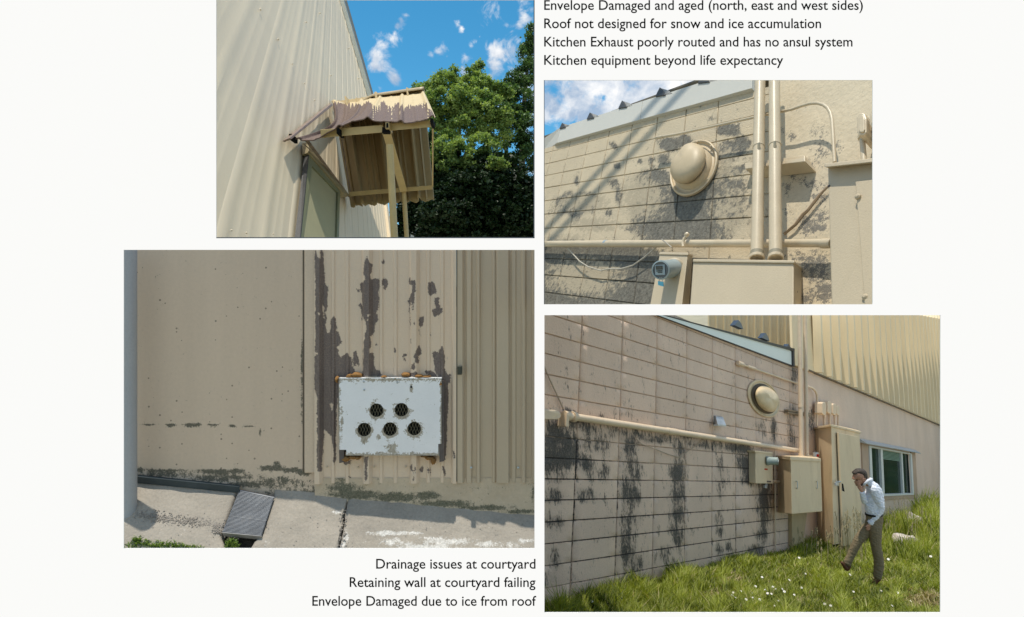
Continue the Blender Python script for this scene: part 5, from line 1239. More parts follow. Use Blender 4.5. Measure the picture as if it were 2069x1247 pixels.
foamblob([(721, 758, 11, 6), (708, 760, 8, 4.5), (820, 757, 9, 5), (847, 760, 9, 4), (862, 761, 9, 3), (776, 761, 6, 2.5), (682, 767, 4, 7), (891, 774, 4, 7), (700, 926, 9, 6), (715, 923, 10, 4), (724, 924, 6, 4), (868, 925, 9, 4), (876, 931, 5, 7), (858, 921, 8, 2.5)])
# grey post at the left
t = thing('grey_post', S3.on(258, 1040, .3), 'smooth blue grey post in front of the shaded wall at its left end', 'post')
pc, pc2 = S3.on(256, 470, .16), S3.on(256, 1180, .16)
obj('post', MB().tube([pc2, pc], rpx(pc, 18.5), 40), surf('post_grey', (.37, .385, .41), .6, .03, 2), t, 3, smooth=40)
# pavement slabs on the slope
pave = surf('pavement_concrete', (.34, .305, .26), .9, .16, 2.5, bump=.6, bscale=42, speck=.4, speck_scale=55, speck_col=(.22, .19, .16), stain=(.62, .60, .57), stain_noise=(22, 1.7), stain_soft=.15, fine=.10)
CH = blobs([(780, 1078, 40, 5, .85), (830, 1077, 30, 4, .8), (800, 1095, 60, 8, .55), (900, 1095, 60, 8, .65), (870, 1087, 30, 4, .7), (1000, 1100, 80, 8, .55), (1060, 1093, 20, 6, .6), (680, 1035, 10, 4, .7), (700, 1085, 8, 14, .6), (860, 1105, 60, 6, .85), (690, 1100, 10, 8, .7), (540, 1095, 8, 14, .45), (300, 1076, 30, 2, .6)], -.1)
def edge(l):   # polyline with small jitter
    out_ = []
    for (x0, y0), (x1, y1) in zip(l[:-1], l[1:]):
        n = max(1, int(math.hypot(x1 - x0, y1 - y0) / 6))
        for k in range(n): out_.append((x0 + (x1 - x0) * k / n, y0 + (y1 - y0) * k / n))
    return out_ + [l[-1]]
def base_y(x): return 963 + (x - 275) * 74 / 805
def pavement(L, Rr, y0=None, jit=.8, tilt=0.0):
    """slab between two border lines L and R, each a function y -> x"""
    ys_ = np.linspace(0, 1, 44); us_ = np.linspace(0, 1, 60)
    def f(u, v):
        yb = 1185; xt = L(0) * (1 - u) + Rr(0) * u; x_ = (L(v)) * (1 - u) + (Rr(v)) * u
        yt = base_y(xt) - 2
        if u in (0.0, 1.0): x_ += jit * noise.noise(Vector((v * 22, xt, 0)))
        y = yt + (yb - yt) * v ** 1.3
        return G3.on(x_, y, .006 * noise.noise(Vector((x_ * .02, y * .03, 3))) + .002 * noise.noise(Vector((x_ * .3, y * .3, 5))) - (.010 if u in (0.0, 1.0) else 0) + tilt * u)
    mb = MB().grid(f, us_, ys_)
    nu, nv = 60, 44; o = len(mb.v)
    for i_ in (0, nu - 1):
        o = len(mb.v)
        for j in range(nv): mb.v.append(tuple(np.array(mb.v[j * nu + i_]) - G3.N * .08))
        for j in range(nv - 1): mb.f.append((j * nu + i_, (j + 1) * nu + i_, o + j + 1, o + j)); mb.m.append(0)
    return mb
yv = lambda v, x: base_y(x) - 2 + (1185 - base_y(x) + 2) * v ** 1.3
lin = lambda pts, x: (lambda v: float(np.interp(yv(v, x), [p[1] for p in pts], [p[0] for p in pts])))
slabs = [(lin([(100, 940), (100, 1190)], 100), lin([(483.5, 985), (449, 1076), (446, 1085), (457, 1108), (470, 1190)], 484)),
         (lin([(554.6, 1000), (529, 1082), (515, 1095), (506, 1110), (470, 1190)], 555), lin([(703, 1008), (698, 1025), (692, 1045), (693, 1060), (689, 1075), (682, 1108), (672, 1190)], 703)),
         (lin([(704.5, 1008), (701, 1025), (697, 1045), (697, 1058), (693, 1076), (687, 1108), (677, 1190)], 705), lin([(1100, 1000), (1100, 1190)], 1100))]
for (L, Rr), lab in zip(slabs, ('pavement slab left of the metal drain cover', 'pavement slab between the drain cover and the wide crack', 'pavement slab right of the wide crack with chalky white marks')):
    tag(obj('pavement_slab', pavement(L, Rr), pave, None, 3, CH, smooth=60), kind='structure')
soil3 = surf('dark_soil', (.045, .04, .03), .95, .4, 20, bump=.8, bscale=60)
tag(obj('soil_bed', MB().grid(lambda x, y: G3.on(x, y, -.075 + .01 * noise.noise(Vector((x * .1, y * .1, 1)))), np.linspace(100, 1100, 60), np.linspace(950, 1190, 24)), soil3, None, 3), kind='structure')
# rubber strip at the foot of the wall
tag(obj('rubber_strip', MB().add([S3.on(120, 943, .01), S3.on(484, 981, .01), S3.on(484, 984, .05), S3.on(120, 948, .05), G3.on(484, 996, .004), G3.on(120, 960, .004)], [(0, 1, 2, 3), (3, 2, 4, 5)]), surf('rubber_dark', (.035, .05, .06), .5, .2, 6), None, 3, solid=.004), 'dark rubber strip along the foot of the tan wall', 'edging strip')
# drain cover
t = thing('drain_cover', G3.on(505, 1040), 'dark ribbed metal cover plate over the drain channel in the pavement', 'drain cover')
dm = surf('drain_plate', (.17, .185, .21), .5, .25, 9, metallic=.3, grime=.4, grime_col=(.22, .20, .18), grime_scale=9)
TL, TR, BR, BL = (484, 989.5), (554.6, 1004.5), (528.5, 1083.5), (449, 1076)
def dq(u, v): return ((TL[0] * (1 - u) + TR[0] * u) * (1 - v) + (BL[0] * (1 - u) + BR[0] * u) * v, (TL[1] * (1 - u) + TR[1] * u) * (1 - v) + (BL[1] * (1 - u) + BR[1] * u) * v)
rows_ = [];
for k in range(34): rows_ += [(k / 34, .012), ((k + .45) / 34, .012), ((k + .5) / 34, .0165), ((k + .95) / 34, .0165)]
mb = MB(); nn = len(rows_)
for v, h in rows_:
    for u in (0, .02, .98, 1): mb.v.append(tuple(G3.on(*dq(u, v), (h if u in (.02, .98) else .012) + (.003 if .60 < v < .63 else 0))))
for j in range(nn - 1):
    for i in range(3): mb.f.append((j * 4 + i, j * 4 + i + 1, (j + 1) * 4 + i + 1, (j + 1) * 4 + i)); mb.m.append(0)
obj('ribbed_plate', mb, dm, t, 3)
lipa = [G3.on(*dq(0, .985), .016), G3.on(*dq(1, .985), .016)]
obj('front_lip', MB().hexa([lipa[0] - G3.N * .05, lipa[1] - G3.N * .05, lipa[1], lipa[0]] + [G3.on(BL[0] - 1, BL[1] + .5, .018) - G3.N * .035, G3.on(BR[0] + 1, BR[1] + .5, .018) - G3.N * .035, G3.on(BR[0] + 1, BR[1] + .5, .018), G3.on(BL[0] - 1, BL[1] + .5, .018)]), surf('drain_lip', (.26, .25, .24), .5, .2, 20), t, 3, bevel=.003)
# gravel crumbs, dropped bits, grass tufts
mb = MB()
def pebble(x, y, s, hh=.0):
    c = G3.on(x, y, hh + s * .3); k = [V(random.uniform(.7, 1.2), 0, 0), V(0, random.uniform(.6, 1.1), 0), V(0, 0, random.uniform(.5, .9))]
    vs = [c + (k[0] * a + k[1] * b + k[2] * d) * s for a, b, d in ((1, 0, 0), (0, 1, 0), (-1, 0, 0), (0, -1, 0), (0, 0, 1), (0, 0, -1))]
    mb.add(vs, [(0, 1, 4), (1, 2, 4), (2, 3, 4), (3, 0, 4), (1, 0, 5), (2, 1, 5), (3, 2, 5), (0, 3, 5)])
for k in range(620):
    x = random.uniform(270, 455); y = 1041 + (x - 275) * .11 + random.gauss(0, 5.5) - 8 * max(0, .4 - (x - 275) / 180); pebble(x, y, random.uniform(.0025, .0062))
for k in range(90): pebble(random.uniform(428, 455), random.uniform(1058, 1078), random.uniform(.003, .007))
for k in range(170): pebble(random.uniform(275, 1080), random.uniform(1045, 1105), random.uniform(.002, .0045))
for k in range(60): pebble(random.uniform(684, 700), random.uniform(1030, 1105), random.uniform(.003, .008))
tag(obj('gravel', mb, surf('gravel_grey', (.30, .27, .24), .9, .4, 50), None, 3), kind='stuff')
def tufts(spots, n, hp, mat):
    vs = []; rn = []
    for x0, y0, sx, sy in spots:
        for k in range(n):
            x, y = random.gauss(x0, sx), random.gauss(y0, sy); p = G3.on(x, y, -.01); h = random.uniform(.4, 1) * hp * D3 / FP; a = random.uniform(0, 6.28)
            d = V(math.cos(a), math.sin(a), 0); s = V(-d[1], d[0], 0) * .0035; up = V(0, 0, 1)
            m = p + up * h * .6 + d * h * .3; t_ = p + up * h * .9 + d * h * .75
            vs.extend((p - s, p + s, m + s * .9, m - s * .9, t_)); rn.extend([random.random()] * 5)
    idx = np.arange(len(vs) // 5) * 5
    return rawmesh('grass_tufts', np.array(vs), np.concatenate([np.stack([idx, idx + 1, idx + 2], 1), np.stack([idx, idx + 2, idx + 3], 1), np.stack([idx + 3, idx + 2, idx + 4], 1)]), mat, np.array(rn))
tag(tufts([(288, 1101, 10, 4), (310, 1106, 14, 3), (335, 1105, 14, 3), (360, 1109, 12, 3), (465, 1102, 3, 4), (473, 1107, 4, 4), (268, 1108, 8, 4), (385, 1110, 10, 2), (277, 1096, 4, 3)], 170, 11, leafy('tuft_green', (.12, .22, .05), (.30, .42, .14), trans=.4)), kind='stuff')
# ---------------------------------------------------------------- grass, rocks, daisies
G0 = W4(0, 14.0, 0)
Ua = W4.U; Nb = S4.N
def gh(u, b):
    return (.07 * noise.noise(Vector((u * .55, b * 1.3, 1))) + .03 * noise.noise(Vector((u * 1.9, b * 4.1, 4)))
            + .05 * math.exp(-((u - 5.5) / 2.5) ** 2 - ((b - .1) / .5) ** 2) + .10 * max(0, min(1, (u - 13) / 8)) * max(0, 1 - b / 1.4))
def gp(u, b, z=0): return G0 + Ua * u + Nb * b + UP4 * (gh(u, b) + z)
soil = surf('soil_and_thatch', (.115, .105, .045), .95, .4, 6, bump=.6, bscale=30, grime=.6, grime_col=(.05, .045, .02))
mb = MB().grid(lambda u, b: gp(u, b), np.linspace(-2.5, 34, 110), np.concatenate([np.linspace(-.05, 2.2, 40), np.linspace(2.4, 5.0, 8)]))
mb.f = [f for f in mb.f if min(mb.v[i][1] for i in f) > 2.4]; mb.m = [0] * len(mb.f)
tag(obj('ground_slope', mb, soil, None, 4, smooth=80), kind='structure')
def plane_uv(x, y):
    r = ray(x, y); g = UP4 @ G0; t = g / (UP4 @ r); P = r * t - G0
    b = P @ Nb; u = ((P - Nb * b) @ Ua) / (Ua @ Ua); return u, b, t
ROCKS = [((1828, 1072), (30, 13)), ((1846, 1036), (22, 9))]
def rockfree(x, y): return all(not (abs(x - rx) < w * .9 and -4 < y - ry < h * 1.5) for (rx, ry), (w, h) in ROCKS)
def blades(name, count, hfun, wpx, cond, mat, lean=.45, per=11, spread=7.0):
    """tufts of bent blades that lean outward from the middle of each tuft"""
    vs = []; rn = []; n = 0; tries = 0
    while n < count and tries < count:
        tries += 1
        x = random.uniform(1088, 1915); y = random.uniform(1015, 1280)
        if not cond(x, y): continue
        tone = .5 + .9 * clump(x, y, .028) + .5 * clump(x, y, .09) + random.uniform(-.25, .25); hs = random.uniform(.55, 1.25); k_ = random.randint(per // 2, per + per // 2)
        for q in range(k_):
            ox, oy = random.gauss(0, spread), random.gauss(0, spread * .45)
            xx, yy = x + ox, y + oy
            if yy < 1012 or not rockfree(xx, yy): continue
            u, b, d = plane_uv(xx, yy)
            if b < .0 or b > 3.2 or d < 0: continue
            p = gp(u, b); h = hfun(xx, yy, u, b, d) * hs
            if h <= 0: continue
            a = math.atan2(-oy, ox) + random.uniform(-.9, .9); ln = random.uniform(.15, lean) * h
            dirh = UaN * math.cos(a) + Nb * math.sin(a); w = wpx * d / FP * random.uniform(.55, 1.35)
            c_ = (dirh[1] * UP4[2] - dirh[2] * UP4[1], dirh[2] * UP4[0] - dirh[0] * UP4[2], dirh[0] * UP4[1] - dirh[1] * UP4[0]) if random.random() < .5 else (p[1] * UP4[2] - p[2] * UP4[1], p[2] * UP4[0] - p[0] * UP4[2], p[0] * UP4[1] - p[1] * UP4[0])
            side = np.array(c_) / math.sqrt(c_[0] ** 2 + c_[1] ** 2 + c_[2] ** 2)
            m1 = p + UP4 * h * .55 + dirh * ln * .35; tp = p + UP4 * h * random.uniform(.8, 1) + dirh * ln * 1.3
            r_ = 1.0 if random.random() < .05 else min(.89, max(0, .55 * tone + .45 * random.random()))
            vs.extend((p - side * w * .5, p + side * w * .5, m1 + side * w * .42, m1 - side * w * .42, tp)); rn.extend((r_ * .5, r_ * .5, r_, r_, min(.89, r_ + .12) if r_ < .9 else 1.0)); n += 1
    Vv = np.array(vs); idx = np.arange(n) * 5
    tri = np.concatenate([np.stack([idx, idx + 1, idx + 2], 1), np.stack([idx, idx + 2, idx + 3], 1), np.stack([idx + 3, idx + 2, idx + 4], 1)])
    return rawmesh(name, Vv, tri, mat, np.array(rn))
UaN = Ua / np.linalg.norm(Ua)
grass_m = leafy('grass_blades', (.016, .048, .006), (.42, .47, .080), (.64, .56, .29), trans=.5)  # shadow and highlight tones are put into the blade colour range
dry_m = leafy('dry_grass', (.30, .23, .10), (.46, .38, .20), trans=.3)
weed_m = leafy('weed_stems', (.10, .19, .04), (.24, .30, .10), (.38, .32, .18), trans=.4)
def clump(x, y, s=.03): return pnoise(x, y, s, 3)
HAY = blobs([(1870, 1195, 48, 22, 1.0), (1450, 1195, 45, 12, .6), (1480, 1165, 40, 10, .55), (1640, 1215, 40, 14, .6), (1760, 1155, 20, 10, .5)])
_gx, _gy = np.meshgrid(np.arange(1080, 1930, 3.0), np.arange(1000, 1290, 3.0)); _HG = HAY(_gx, _gy)
def hayv(x, y): return _HG[min(int((y - 1000) / 3), _HG.shape[0] - 1), min(int((x - 1080) / 3), _HG.shape[1] - 1)]
def hshort(x, y, u, b, d):
    hay = hayv(x, y)
    c = 1 + .8 * clump(x, y, .035) + .5 * clump(x, y, .012)
    base = 13 + 16 * max(0, (y - 1130) / 110)
    if hay > .3: base *= .45
    if b < .3: base *= 1.6
    return max(4, base * c * random.uniform(.5, 1.15)) * d / FP
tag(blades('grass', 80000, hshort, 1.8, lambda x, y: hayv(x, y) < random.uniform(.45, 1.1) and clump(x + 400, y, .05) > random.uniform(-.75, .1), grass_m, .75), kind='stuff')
def htall(x, y, u, b, d):
    e = max(0, min(1, (x - 1700) / 150)); f = max(0, min(1, (1118 - y) / 60)) ** .8
    return (14 + 42 * e * f) * random.uniform(.5, 1.1) * (1 + .5 * clump(x, y, .02)) * d / FP
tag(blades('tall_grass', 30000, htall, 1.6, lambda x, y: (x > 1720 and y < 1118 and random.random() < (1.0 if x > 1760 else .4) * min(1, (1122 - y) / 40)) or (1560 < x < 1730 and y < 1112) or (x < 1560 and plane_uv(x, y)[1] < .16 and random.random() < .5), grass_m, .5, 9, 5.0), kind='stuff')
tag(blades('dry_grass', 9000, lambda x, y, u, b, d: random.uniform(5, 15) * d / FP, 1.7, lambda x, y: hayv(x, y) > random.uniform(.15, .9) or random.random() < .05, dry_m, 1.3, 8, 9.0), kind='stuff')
# seed stalks in front of the cabinet and window
def stalk(mb, x, y, hpx, lean=0.0):
    u, b, d = plane_uv(x, y); p = gp(u, max(b, .03)); h = hpx * d / FP
    side = Ua / np.linalg.norm(Ua)
    path = [p + UP4 * h * k / 5 + side * lean * h * (k / 5) ** 2 for k in range(6)]
    mb.tube(path, [.0034, .003, .0028, .0024, .002, .0015], 4, False)
    for k in range(9):
        q = path[4] + (path[5] - path[4]) * (k / 8) + side * random.uniform(-.012, .012) + Nb * random.uniform(-.01, .01)
        mb.tube([q, q + UP4 * .020 + side * random.uniform(-.010, .010)], [.0055, .001], 4, False)
mb = MB()
for k in range(95):
    z = random.random()
    if z < .45: x, y, hp = random.uniform(1690, 1750), random.uniform(1092, 1112), random.uniform(45, 92)
    elif z < .85: x, y, hp = random.uniform(1770, 1900), random.uniform(1045, 1085), random.uniform(45, 78)
    else: x, y, hp = random.uniform(1590, 1690), random.uniform(1095, 1120), random.uniform(25, 60)
    stalk(mb, x, y, hp, random.uniform(-.3, .3))
o = obj('seed_stalks', mb, surf('seed_stalk', (.36, .30, .17), .8), None, 4); tag(o, kind='stuff')
# daisies: petals round a yellow eye
pet = surf('petal_white', (.82, .82, .80), .6); eye = surf('flower_eye', (.75, .50, .06), .6)
dz = [(1253,1186),(1196,1209),(1482,1193),(1486,1205),(1500,1222),(1480,1201),(1527,1175),(1562,1167),(1568,1172),(1581,1171),(1585,1186),(1547,1183),(1551,1191),(1559,1192),(1521,1205),(1535,1208),(1508,1210),(1573,1209),(1605,1194),(1595,1151),(1628,1145),(1667,1216),(1679,1217),(1566,1227),(1620,1178),(1670,1232),(1718,1150),(1814,1180),(1803,1205),(1822,1222),(1640,1235),(1770,1232),(1858,1228),(1880,1095),(1795,1110),(1725,1180),(1700,1205),(1540,1150),(1520,1190),(1497,1180),(1781,1180),(1615,1115),(1840,1190),(1890,1215)]
for i, (x, y) in enumerate(dz):
    u, b, d = plane_uv(x, y + 19)
    if b < .02: b = .05
    s_ = random.uniform(1.7, 2.9) * d / FP
    top = gp(u, b, 20 * d / FP)
    mb = MB(); ax = unit(UP4 + V(random.uniform(-.5, .5), -.75, 0)); a_ = unit(np.cross(ax, V(1, 0, 0))); b_ = np.cross(ax, a_)
    for k in range(7):
        an = 2 * math.pi * k / 7; dr = a_ * math.cos(an) + b_ * math.sin(an); sd = -a_ * math.sin(an) + b_ * math.cos(an)
        mb.add([top, top + dr * s_ * .6 + sd * s_ * .32, top + dr * s_ * 1.15, top + dr * s_ * .6 - sd * s_ * .32], [(0, 1, 2, 3)], 0)
    mb.lathe(top, ax, [(s_ * .3, 0), (s_ * .25, s_ * .15)], 6, 1)
    mb.tube([gp(u, b), top], .002, 3, False, 2)
    tag(obj('daisy', mb, [pet, eye, grass_m]), 'small white flower in the sunny grass at the foot of the block wall', 'flower', 'white flowers in the grass')
# boulders
rock_m = surf('rock_pale', (.47, .42, .38), .85, .22, 7, bump=.9, bscale=16, speck=.3, speck_scale=60, speck_col=(.16, .14, .12))
def rock(px, py, quad, lab, seed, zs=.6):
    cx, cy = px; u, b, d = plane_uv(cx, cy); rx = quad[0] * d / FP; ry = quad[1] * d / FP; c = gp(u, b) + UP4 * ry * .9
    mb = MB(); vs = []; fs = []; n, m = 16, 9
    for j in range(m + 1):
        th = math.pi * j / m
        for i in range(n):
            ph = 2 * math.pi * i / n
            q = V(math.sin(th) * math.cos(ph), math.sin(th) * math.sin(ph), math.cos(th))
            k = 1 + .30 * noise.noise(Vector(tuple(q * 1.4)) + Vector((seed, 0, 0))) + .14 * noise.noise(Vector(tuple(q * 4)) + Vector((seed, 0, 0)))
            q = np.sign(q) * np.abs(q) ** .8 * k
            vs.append(c + V(q[0] * rx, q[1] * rx * .7, q[2] * ry + q[0] * ry * py))
    fs = [(j * n + i, j * n + (i + 1) % n, (j + 1) * n + (i + 1) % n, (j + 1) * n + i) for j in range(m) for i in range(n)]
    return tag(obj('boulder', mb.add(vs, fs), rock_m, None, 4, smooth=25), lab, 'rock', 'rocks in the tall grass')
rock((1829, 1083), -.2, (27, 19), 'larger flat pale rock in the grass right of the man', 2.2)
rock((1849, 1058), -.35, (22, 24), 'smaller pale rock below the right end of the window', 7.7)

# tree standing out of the picture to the right; the window mirrors its foliage
Pw = S4.on(1795, 950); dw = unit(Pw); rw = dw - 2 * (dw @ S4.N) * S4.N; Ct = Pw + rw * 8.0
tw = thing('shade_tree', Ct - V(0, 0, 3.2), 'dark leafy tree beyond the right end of the shaded block building', 'tree')
obj('trunk', MB().tube([Ct - V(0, 0, 3.2), Ct - V(0, 0, 1.0), Ct], [.16, .12, .06], 8), bark, tw, smooth=60)
nl = 9000; q = rng.normal(size=(nl, 3)); q /= np.linalg.norm(q, axis=1)[:, None]; c = Ct + q * V(1.5, 1.5, 1.7) * rng.uniform(.5, 1, (nl, 1)); pc_ = proj(c); c = c[pc_[:, 0] > 1925]; nl = len(c)
a_ = rng.normal(size=(nl, 3)); a_ /= np.linalg.norm(a_, axis=1)[:, None]; b_ = rng.normal(size=(nl, 3)); b_ /= np.linalg.norm(b_, axis=1)[:, None]
rawmesh('crown', np.stack([c, c + a_ * .07 + b_ * .05, c + a_ * .14, c + a_ * .07 - b_ * .05], 1).reshape(-1, 3), np.arange(nl * 4).reshape(-1, 4), leaf_b, np.repeat(rng.uniform(size=nl), 4), tw)
# ---------------------------------------------------------------- the walking man
uF, bF, DM = plane_uv(1765, 1176)
MD = DM * 1.0
def mp_(x, y, dz=0.0):      # point in the upright plane where he walks, dz metres away from the viewer
    X, Y = 1660 + x / 4.795, 930 + y / 4.795
    return ray(X, Y) * (MD + dz)
PXM = MD / FP / 4.795       # metres per zoomed pixel
def limb(mb, ch):
    """closed tapered tube through joints (x, y, dz, r across, r deep) with rounded ends"""
    J = [np.array([*mp_(p[0], p[1], p[2] * PXM), p[3] * PXM, (p[4] if len(p) > 4 else p[3]) * PXM]) for p in ch]
    Q = []; n = len(J)
    for i in range(n - 1):
        p0, p1, p2, p3 = J[max(i - 1, 0)], J[i], J[i + 1], J[min(i + 2, n - 1)]
        for k in range(4):
            t_ = k / 4; Q.append(.5 * ((2 * p1) + (p2 - p0) * t_ + (2 * p0 - 5 * p1 + 4 * p2 - p3) * t_ ** 2 + (3 * p1 - p0 - 3 * p2 + p3) * t_ ** 3))
    Q.append(J[-1])
    rings = []
    d0 = unit(Q[1][:3] - Q[0][:3]); d1 = unit(Q[-1][:3] - Q[-2][:3])
    for f in (.98, .8, .45): q = Q[0].copy(); q[:3] -= d0 * q[3] * .8 * f; q[3:] *= math.sqrt(1 - f * f); rings.append((q, d0))
    for i, q in enumerate(Q): rings.append((q, unit(Q[min(i + 1, len(Q) - 1)][:3] - Q[max(i - 1, 0)][:3])))
    for f in (.45, .8, .98): q = Q[-1].copy(); q[:3] += d1 * q[3] * .8 * f; q[3:] *= math.sqrt(1 - f * f); rings.append((q, d1))
    vs = []; seg = 14
    for q, d in rings:
        dep = V(0, 1, 0); dep = unit(dep - d * (dep @ d)); sd = np.cross(d, dep)
        for k in range(seg):
            an = 2 * math.pi * k / seg; vs.append(q[:3] + sd * math.cos(an) * q[3] + dep * math.sin(an) * q[4])
    m_ = len(rings)
    fs = [(i * seg + k, i * seg + (k + 1) % seg, (i + 1) * seg + (k + 1) % seg, (i + 1) * seg + k) for i in range(m_ - 1) for k in range(seg)]
    fs += [tuple(range(seg))[::-1], tuple((m_ - 1) * seg + k for k in range(seg))]
    mb.add(vs, fs)
def skin(name, chains, mat, parent, sub=2, voxel=3.0, smooth=5, wrinkle=0.0):
    """one continuous surface grown round connected joints: overlapping limbs fused by a remesh, then relaxed"""
    mb = MB()
    for ch in chains: limb(mb, ch)
    P = np.array(mb.v) - LOC[parent.name]
    me = bpy.data.meshes.new(name); me.from_pydata([tuple(p) for p in P], [], mb.f)
    import bmesh
    bm = bmesh.new(); bm.from_mesh(me); bmesh.ops.recalc_face_normals(bm, faces=bm.faces); bm.to_mesh(me); bm.free()
    o = bpy.data.objects.new(name, me)
    rm = o.modifiers.new('rm', 'REMESH'); rm.mode = 'VOXEL'; rm.voxel_size = voxel * PXM; rm.use_smooth_shade = True
    sm = o.modifiers.new('sm', 'SMOOTH'); sm.factor = .5; sm.iterations = smooth
    m2 = evaluate(o)
    if wrinkle:
        nv = len(m2.vertices); co = np.zeros(nv * 3); nr = np.zeros(nv * 3)
        m2.vertices.foreach_get('co', co); m2.vertices.foreach_get('normal', nr); co = co.reshape(-1, 3); nr = nr.reshape(-1, 3); q = co / PXM / 34
        w = np.array([noise.noise(Vector((a[0], a[1], a[2] * 2.1 + a[0] * .8))) + .5 * noise.noise(Vector(tuple(a * 2.6))) for a in q])
        m2.vertices.foreach_set('co', (co + nr * (w * wrinkle * PXM)[:, None]).ravel()); m2.update()
    m2.name = name; m2.materials.clear(); m2.materials.append(mat); m2.shade_smooth()
    o = bpy.data.objects.new(name, m2); finish(o, parent); LOC[o.name] = LOC[parent.name]
    return o
skin_m = surf('skin_tone', (.47, .25, .17), .5, .08, 20, spec=.35)
shirt_m = surf('shirt_pale_blue', (.72, .75, .83), .75, .04, 30, bump=.25, bscale=28)
trou_m = surf('trousers_khaki', (.21, .165, .10), .85, .10, 12, bump=.15, bscale=30)
hair_m = surf('hair_dark', (.060, .046, .036), .6, .5, 60, bump=.6, bscale=90)
shoe_m = surf('shoe_brown', (.12, .05, .025), .45); belt_m = surf('belt_black', (.012, .012, .012), .4)
man = thing('person', gp(uF, bF), 'man in pale blue shirt and khaki trousers walking with his hand to his face', 'person')
# body: head, neck, forearms, hands (one surface)
head = [(452, 232, 0, 26, 24), (440, 212, 0, 27, 25), (420, 195, 0, 33, 30), (398, 170, 0, 47, 38), (372, 148, 0, 55, 42), (350, 140, 0, 50, 40)]
jaw = [(398, 170, 0, 47, 38), (366, 196, 0, 36, 33), (350, 222, 0, 27, 26), (347, 240, 0, 17, 18)]
nose = [(366, 196, 0, 36, 33), (334, 198, -2, 10, 8), (320, 213, -2, 6, 6)]
brow = [(350, 140, 0, 50, 40), (322, 165, 0, 22, 28), (310, 178, 0, 12, 22)]
body = skin('body', [head, jaw, nose, brow], skin_m, man, 2, 2.2, 3)
# ear, eye, beard
obj('ear', MB().lathe(mp_(384, 176, -0.0) + V(0, -41 * PXM, 0), unit(V(-.2, -1, .05)), [(13 * PXM, 0), (15 * PXM, 3 * PXM), (10 * PXM, 6 * PXM), (5 * PXM, 3 * PXM)], 12), skin_m, man, smooth=40)
obj('eye', MB().lathe(mp_(329, 186, -.0) + V(0, -24 * PXM, 0), V(-.5, -1, -.2), [(6 * PXM, 0), (5 * PXM, 3 * PXM), (1 * PXM, 5 * PXM)], 10), flatmat('eye_dark', (.02, .015, .012), rough=.3), man, smooth=60)
skin('beard', [[(386, 228, 0, 14, 30), (366, 238, 0, 16, 26), (352, 246, 0, 12, 18)]], surf('stubble_dark', (.10, .06, .045), .8, bump=.5, bscale=80), man, 2, 2.5, 3)
skin('hair', [[(312, 124, 0, 14, 30), (338, 110, 0, 22, 36), (360, 108, 0, 30, 42), (394, 122, 0, 37, 45), (414, 155, 0, 27, 41), (424, 182, 0, 16, 33)], [(394, 122, 0, 37, 45), (398, 152, 0, 20, 43), (396, 180, 0, 8, 36)]], hair_m, man, 2, 2.2, 3)
# hands: palm and five fingers each
def hand(root, wrist, palm, dirn, spread, r=8.5, curl=(0, 0), L=34, th=None):
    w = np.array(wrist, float); p = np.array(palm, float); d = np.array(dirn, float); s_ = np.array(spread, float)
    ch = [[(*w, 15, 13), (*((w + p) / 2), 18, 12), (*p, 19, 11)]]
    for i, (off, ln) in enumerate(((-1.5, .85), (-.5, 1.0), (.5, .97), (1.5, .78))):
        a = p + s_ * off; b = a + d * L * ln * .45; c = b + d * L * ln * .35 + np.array([curl[0], curl[1], 0]) * .5; e = c + d * L * ln * .2 + np.array([curl[0], curl[1], 0])
        ch.append([(*p, 19, 11), (*a, 8.5, 8), (*b, 7.5, 7), (*c, 6.5, 6), (*e, 5, 5)])
    t0 = w * .45 + p * .55; ch.append([(*((w + p) / 2), 18, 12), (*(t0 + np.array(th) * .4), 9, 9), (*(t0 + np.array(th)), 7, 7), (*(t0 + np.array(th) * 1.5), 5.5, 5.5)])
    return skin('hand', ch, skin_m, root, 1, 1.5, 2)
h1 = hand(man, (474, 606, -30), (462, 636, -32), (-.22, .98, 0), (9.5, 3.0, 0), curl=(-4, 1), L=40, th=(-26, 14, -4))
h2 = hand(man, (392, 300, -26), (372, 268, -27), (-.50, -.86, 0), (6, -4.5, -4), curl=(4, -4), L=42, th=(24, -26, 2))
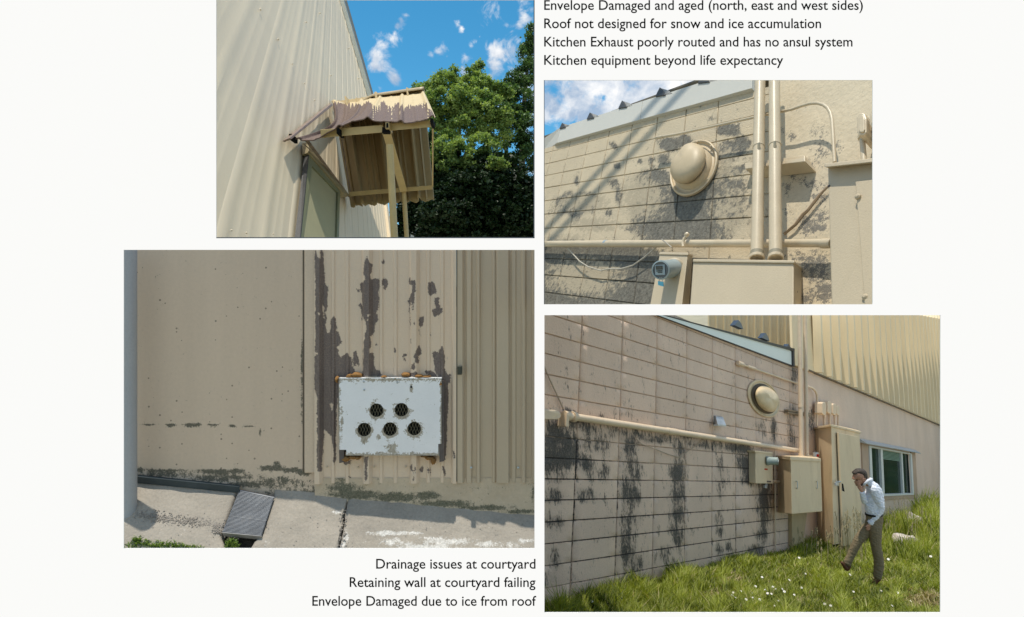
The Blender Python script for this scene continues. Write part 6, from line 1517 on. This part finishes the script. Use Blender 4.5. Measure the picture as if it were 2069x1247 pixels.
# clothes
shirt = skin('shirt', [[(508, 508, 0, 78, 60), (512, 460, 0, 88, 62), (520, 400, 0, 84, 62), (515, 330, 0, 76, 64), (500, 275, 0, 62, 66), (480, 238, 0, 44, 46), (452, 212, 0, 33, 32)],
                       [(500, 275, 0, 62, 66), (512, 280, -44, 50, 40), (535, 350, -52, 42, 34), (562, 420, -52, 37, 30), (572, 462, -50, 36, 30), (538, 530, -44, 30, 26), (490, 590, -34, 25, 22), (474, 610, -32, 24, 20)],
                       [(500, 275, 0, 62, 66), (470, 290, 44, 40, 36), (440, 350, 34, 34, 30), (420, 402, 10, 32, 28), (404, 356, -14, 26, 24), (394, 318, -24, 24, 20)]], shirt_m, man, 2, 2.8, 5, 4.5)
for s1, s2 in (((452, 196), (404, 238)), ((470, 182), (440, 176))):
    pass
obj('collar', MB().tube([mp_(404, 243, -.02), mp_(425, 222, -.05), mp_(452, 196, -.05), mp_(486, 184, -.01), mp_(470, 176, .04)], [9 * PXM, 13 * PXM, 14 * PXM, 12 * PXM, 9 * PXM], 8), shirt_m, man, smooth=60)
obj('cuff', MB().tube([mp_(468, 612, -.033), mp_(484, 592, -.035)], [28 * PXM, 29 * PXM], 12), shirt_m, man, smooth=50)
obj('belt', disc(mp_(508, 524), V(80 * PXM, 0, .0), V(0, 62 * PXM, 0), V(-.03, 0, 1), [(1.0, -9 * PXM), (1.03, -8 * PXM), (1.03, 8 * PXM), (1.0, 9 * PXM)]), belt_m, man, smooth=40)
skin('trousers', [[(508, 545, 0, 76, 58), (512, 590, 0, 80, 58), (470, 650, 24, 62, 50), (420, 700, 28, 54, 46), (362, 770, 30, 46, 42), (318, 850, 30, 40, 36), (282, 930, 30, 37, 33), (250, 992, 30, 37, 32)],
                  [(512, 590, 0, 80, 58), (520, 660, -22, 62, 50), (522, 740, -24, 55, 46), (528, 830, -24, 48, 42), (548, 930, -24, 46, 40), (556, 1010, -24, 46, 38), (548, 1085, -24, 42, 36), (544, 1130, -24, 38, 34)]], trou_m, man, 2, 3.0, 5, 3.0)
for nm, ch in (('shoe', [(262, 1022, 30, 24, 20), (246, 1052, 30, 24, 20), (222, 1022, 30, 20, 18), (196, 992, 30, 14, 14)]), ('shoe', [(556, 1148, -24, 24, 20), (528, 1168, -24, 26, 20), (506, 1192, -24, 22, 20), (494, 1206, -24, 16, 16)])):
    skin(nm, [ch], shoe_m, man, 2)
